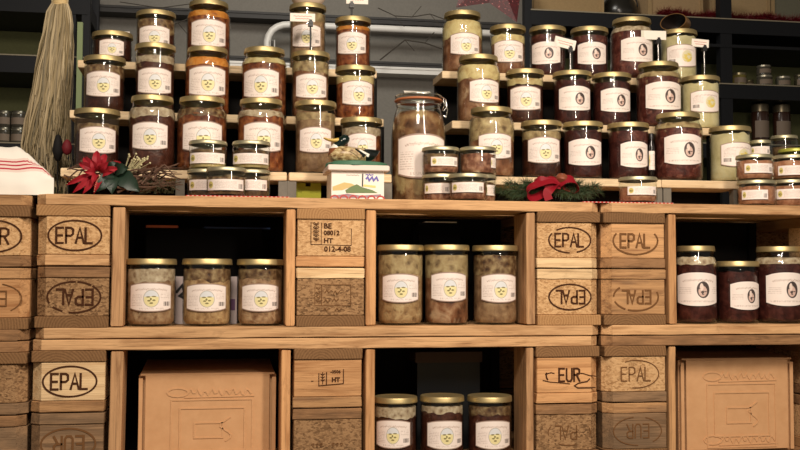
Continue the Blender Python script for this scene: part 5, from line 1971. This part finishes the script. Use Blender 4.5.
# tinsel garland
m = MB()
x0, x1 = at(662, 14, YW + .05).x, at(835, 17, YW + .05).x
for k in range(5200):
    t = rnd.random()
    c = Vector((x0 + (x1 - x0) * t, YW + .092 + .006 * math.sin(t * 37), zt_ + .034 + .008 * math.sin(t * 23)))
    d = Vector((rnd.gauss(0, 1), rnd.gauss(0, 1), rnd.gauss(0, 1))).normalized() * rnd.uniform(.02, .05)
    e = c + d
    e.z = max(e.z, zt_ + .001)
    e.y = max(min(e.y, YW + .118), YW + .054)
    s_ = d.cross(Vector((rnd.random(), rnd.random(), rnd.random()))).normalized() * .0015
    m.add([c - s_, c + s_, e], [(0, 1, 2)])
root = thing('tinsel_garland', 'dark red tinsel garland lying along the upper right shelf', 'garland', (0, 0, 0))
m2 = MB()
m2.tube([(x0 + (x1 - x0) * k / 20, YW + .092 + .006 * math.sin(k / 20 * 37), zt_ + .034 + .008 * math.sin(k / 20 * 23)) for k in range(21)], .006, 6)
TIN = plain('dark_red_foil', srgb(104, 12, 20), .4, .3)
obj('cord', m2.mesh('cord', 60), TIN, root)
o = obj('foil_fringe', m.mesh('foil_fringe'), TIN, root)
o['kind'] = 'stuff'

# glitter star
YST = .62
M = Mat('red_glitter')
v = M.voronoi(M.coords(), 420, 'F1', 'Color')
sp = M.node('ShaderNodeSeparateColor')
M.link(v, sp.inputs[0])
M.color(M.ramp(sp.outputs[0], [(.2, srgb(52, 4, 11)), (.955, srgb(82, 8, 18)), (.99, srgb(210, 130, 130))])).set(Roughness=.5, Metallic=.1)  # rare pale cells paint the sparkle of the glitter into its colour
pc = at(494.7, -27, YST)
s_ = depth(pc) / F
m = MB()
ang0 = math.radians(223)
pts = []
for k in range(10):
    a = ang0 + k * PI / 5
    r_ = (54 if k % 2 == 0 else 31) * s_
    pts.append((math.cos(a) * r_, math.sin(a) * r_))
vs = [(x, 0, z) for x, z in pts] + [(0, -.018, 0), (0, .018, 0)]
m.add(vs, [(k, (k + 1) % 10, 10) for k in range(10)] + [((k + 1) % 10, k, 11) for k in range(10)])
root = thing('glitter_star', 'red glitter star hanging above the yellow fat jars', 'star', (pc.x, YST, pc.z))
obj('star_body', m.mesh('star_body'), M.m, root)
m = MB(); m.tube([(0, 0, .03), (0, 0, 2.2985 - pc.z)], .001, 5)
obj('hanging_thread', m.mesh('hanging_thread'), CLIP, root)

# rails and pipe on the back wall
YK = 3.5
WHP = plain('white_pipe_paint', srgb(238, 236, 230), .35)
DKR = plain('dark_rail', srgb(48, 46, 44), .6)


def rail(label, pa, pb, th_px, mat, rnd_=False, Y=YK):
    A, B = at(pa[0], pa[1], Y), at(pb[0], pb[1], Y)
    z = (A.z + B.z) / 2
    h = th_px / F * depth(A)
    m_ = MB()
    m_.box((A.x, Y - .02, z - h / 2), (B.x, Y + .1, z + h / 2))
    m_.box((A.x, Y - .026, z + h / 2 - .008), (B.x, Y - .0195, z + h / 2 + .004))
    return tag(obj('wall_rail', m_.mesh('wall_rail'), mat), label, 'rail', 'rails on the grey wall')


rail('dark rail across the grey wall behind the top jars', (84, 8), (520, 28.5), 6, DKR)
rail('white lower rail on the grey wall behind the swing-top jar', (200, 63), (520, 77), 6, WHP)
rail('dark strip just above the white lower rail', (200, 57), (520, 71), 4, DKR)
A = at(266.5, 60, YK - .06)
m = MB()
path = [(267, 66), (267, 50), (267, 42), (268.5, 36), (272, 30.5), (277, 27), (283, 25), (290, 24.6), (330, 27), (400, 31.5), (520, 38.5)]
P3 = [at(x, y, YK - .06) for x, y in path]
zc_ = [p.z for p in P3]
for i in range(7, len(P3)):
    P3[i].z = P3[7].z
m.tube(P3, 3.6 / F * depth(A), 12)
root = thing('white_pipe', 'white bent pipe on the grey wall behind the bean stew jar', 'pipe', (0, 0, 0))
obj('pipe_run', m.mesh('pipe_run', 60), WHP, root)
m = MB(); m.tube([at(270, 47, YK - .09), at(270, 40, YK - .09), at(274.5, 40, YK - .09), at(274.5, 48, YK - .09)], .004, 6)
obj('bracket', m.mesh('bracket', 60), WHP, root)
# dry branches in front of the wall
for lbl, seg, th in (('thin dry branch across the grey wall above the swing-top jar', [(380, 60), (405, 40), (425, 43), (442, 49)], .004), ('thin dry twig left of the glitter star', [(378, 8), (395, 16), (412, 17), (430, 14), (446, 20)], .003), ('thin wire hanging across the grey wall at top left', [(120, 2), (160, 8), (190, 4), (232, -2)], .0025), ('thin dry branch behind the pale-topped brown jar', [(165, 27), (178, 23), (190, 18), (200, 17)], .0035)):
    m = MB()
    P = [at(x, y, YK - .12) for x, y in seg]
    m.tube(P, th, 5)
    for i in range(1, len(P) - 1):
        m.tube([P[i], P[i] + Vector((.05, -.01, .06 * (-1) ** i))], th * .6, 5)
    root = thing('dry_branch', lbl, 'branch', (0, 0, 0), 'dry branches before the wall')
    obj('branch_wood', m.mesh('branch_wood', 60), plain('dry_branch_bark', srgb(66, 60, 52), .8), root)
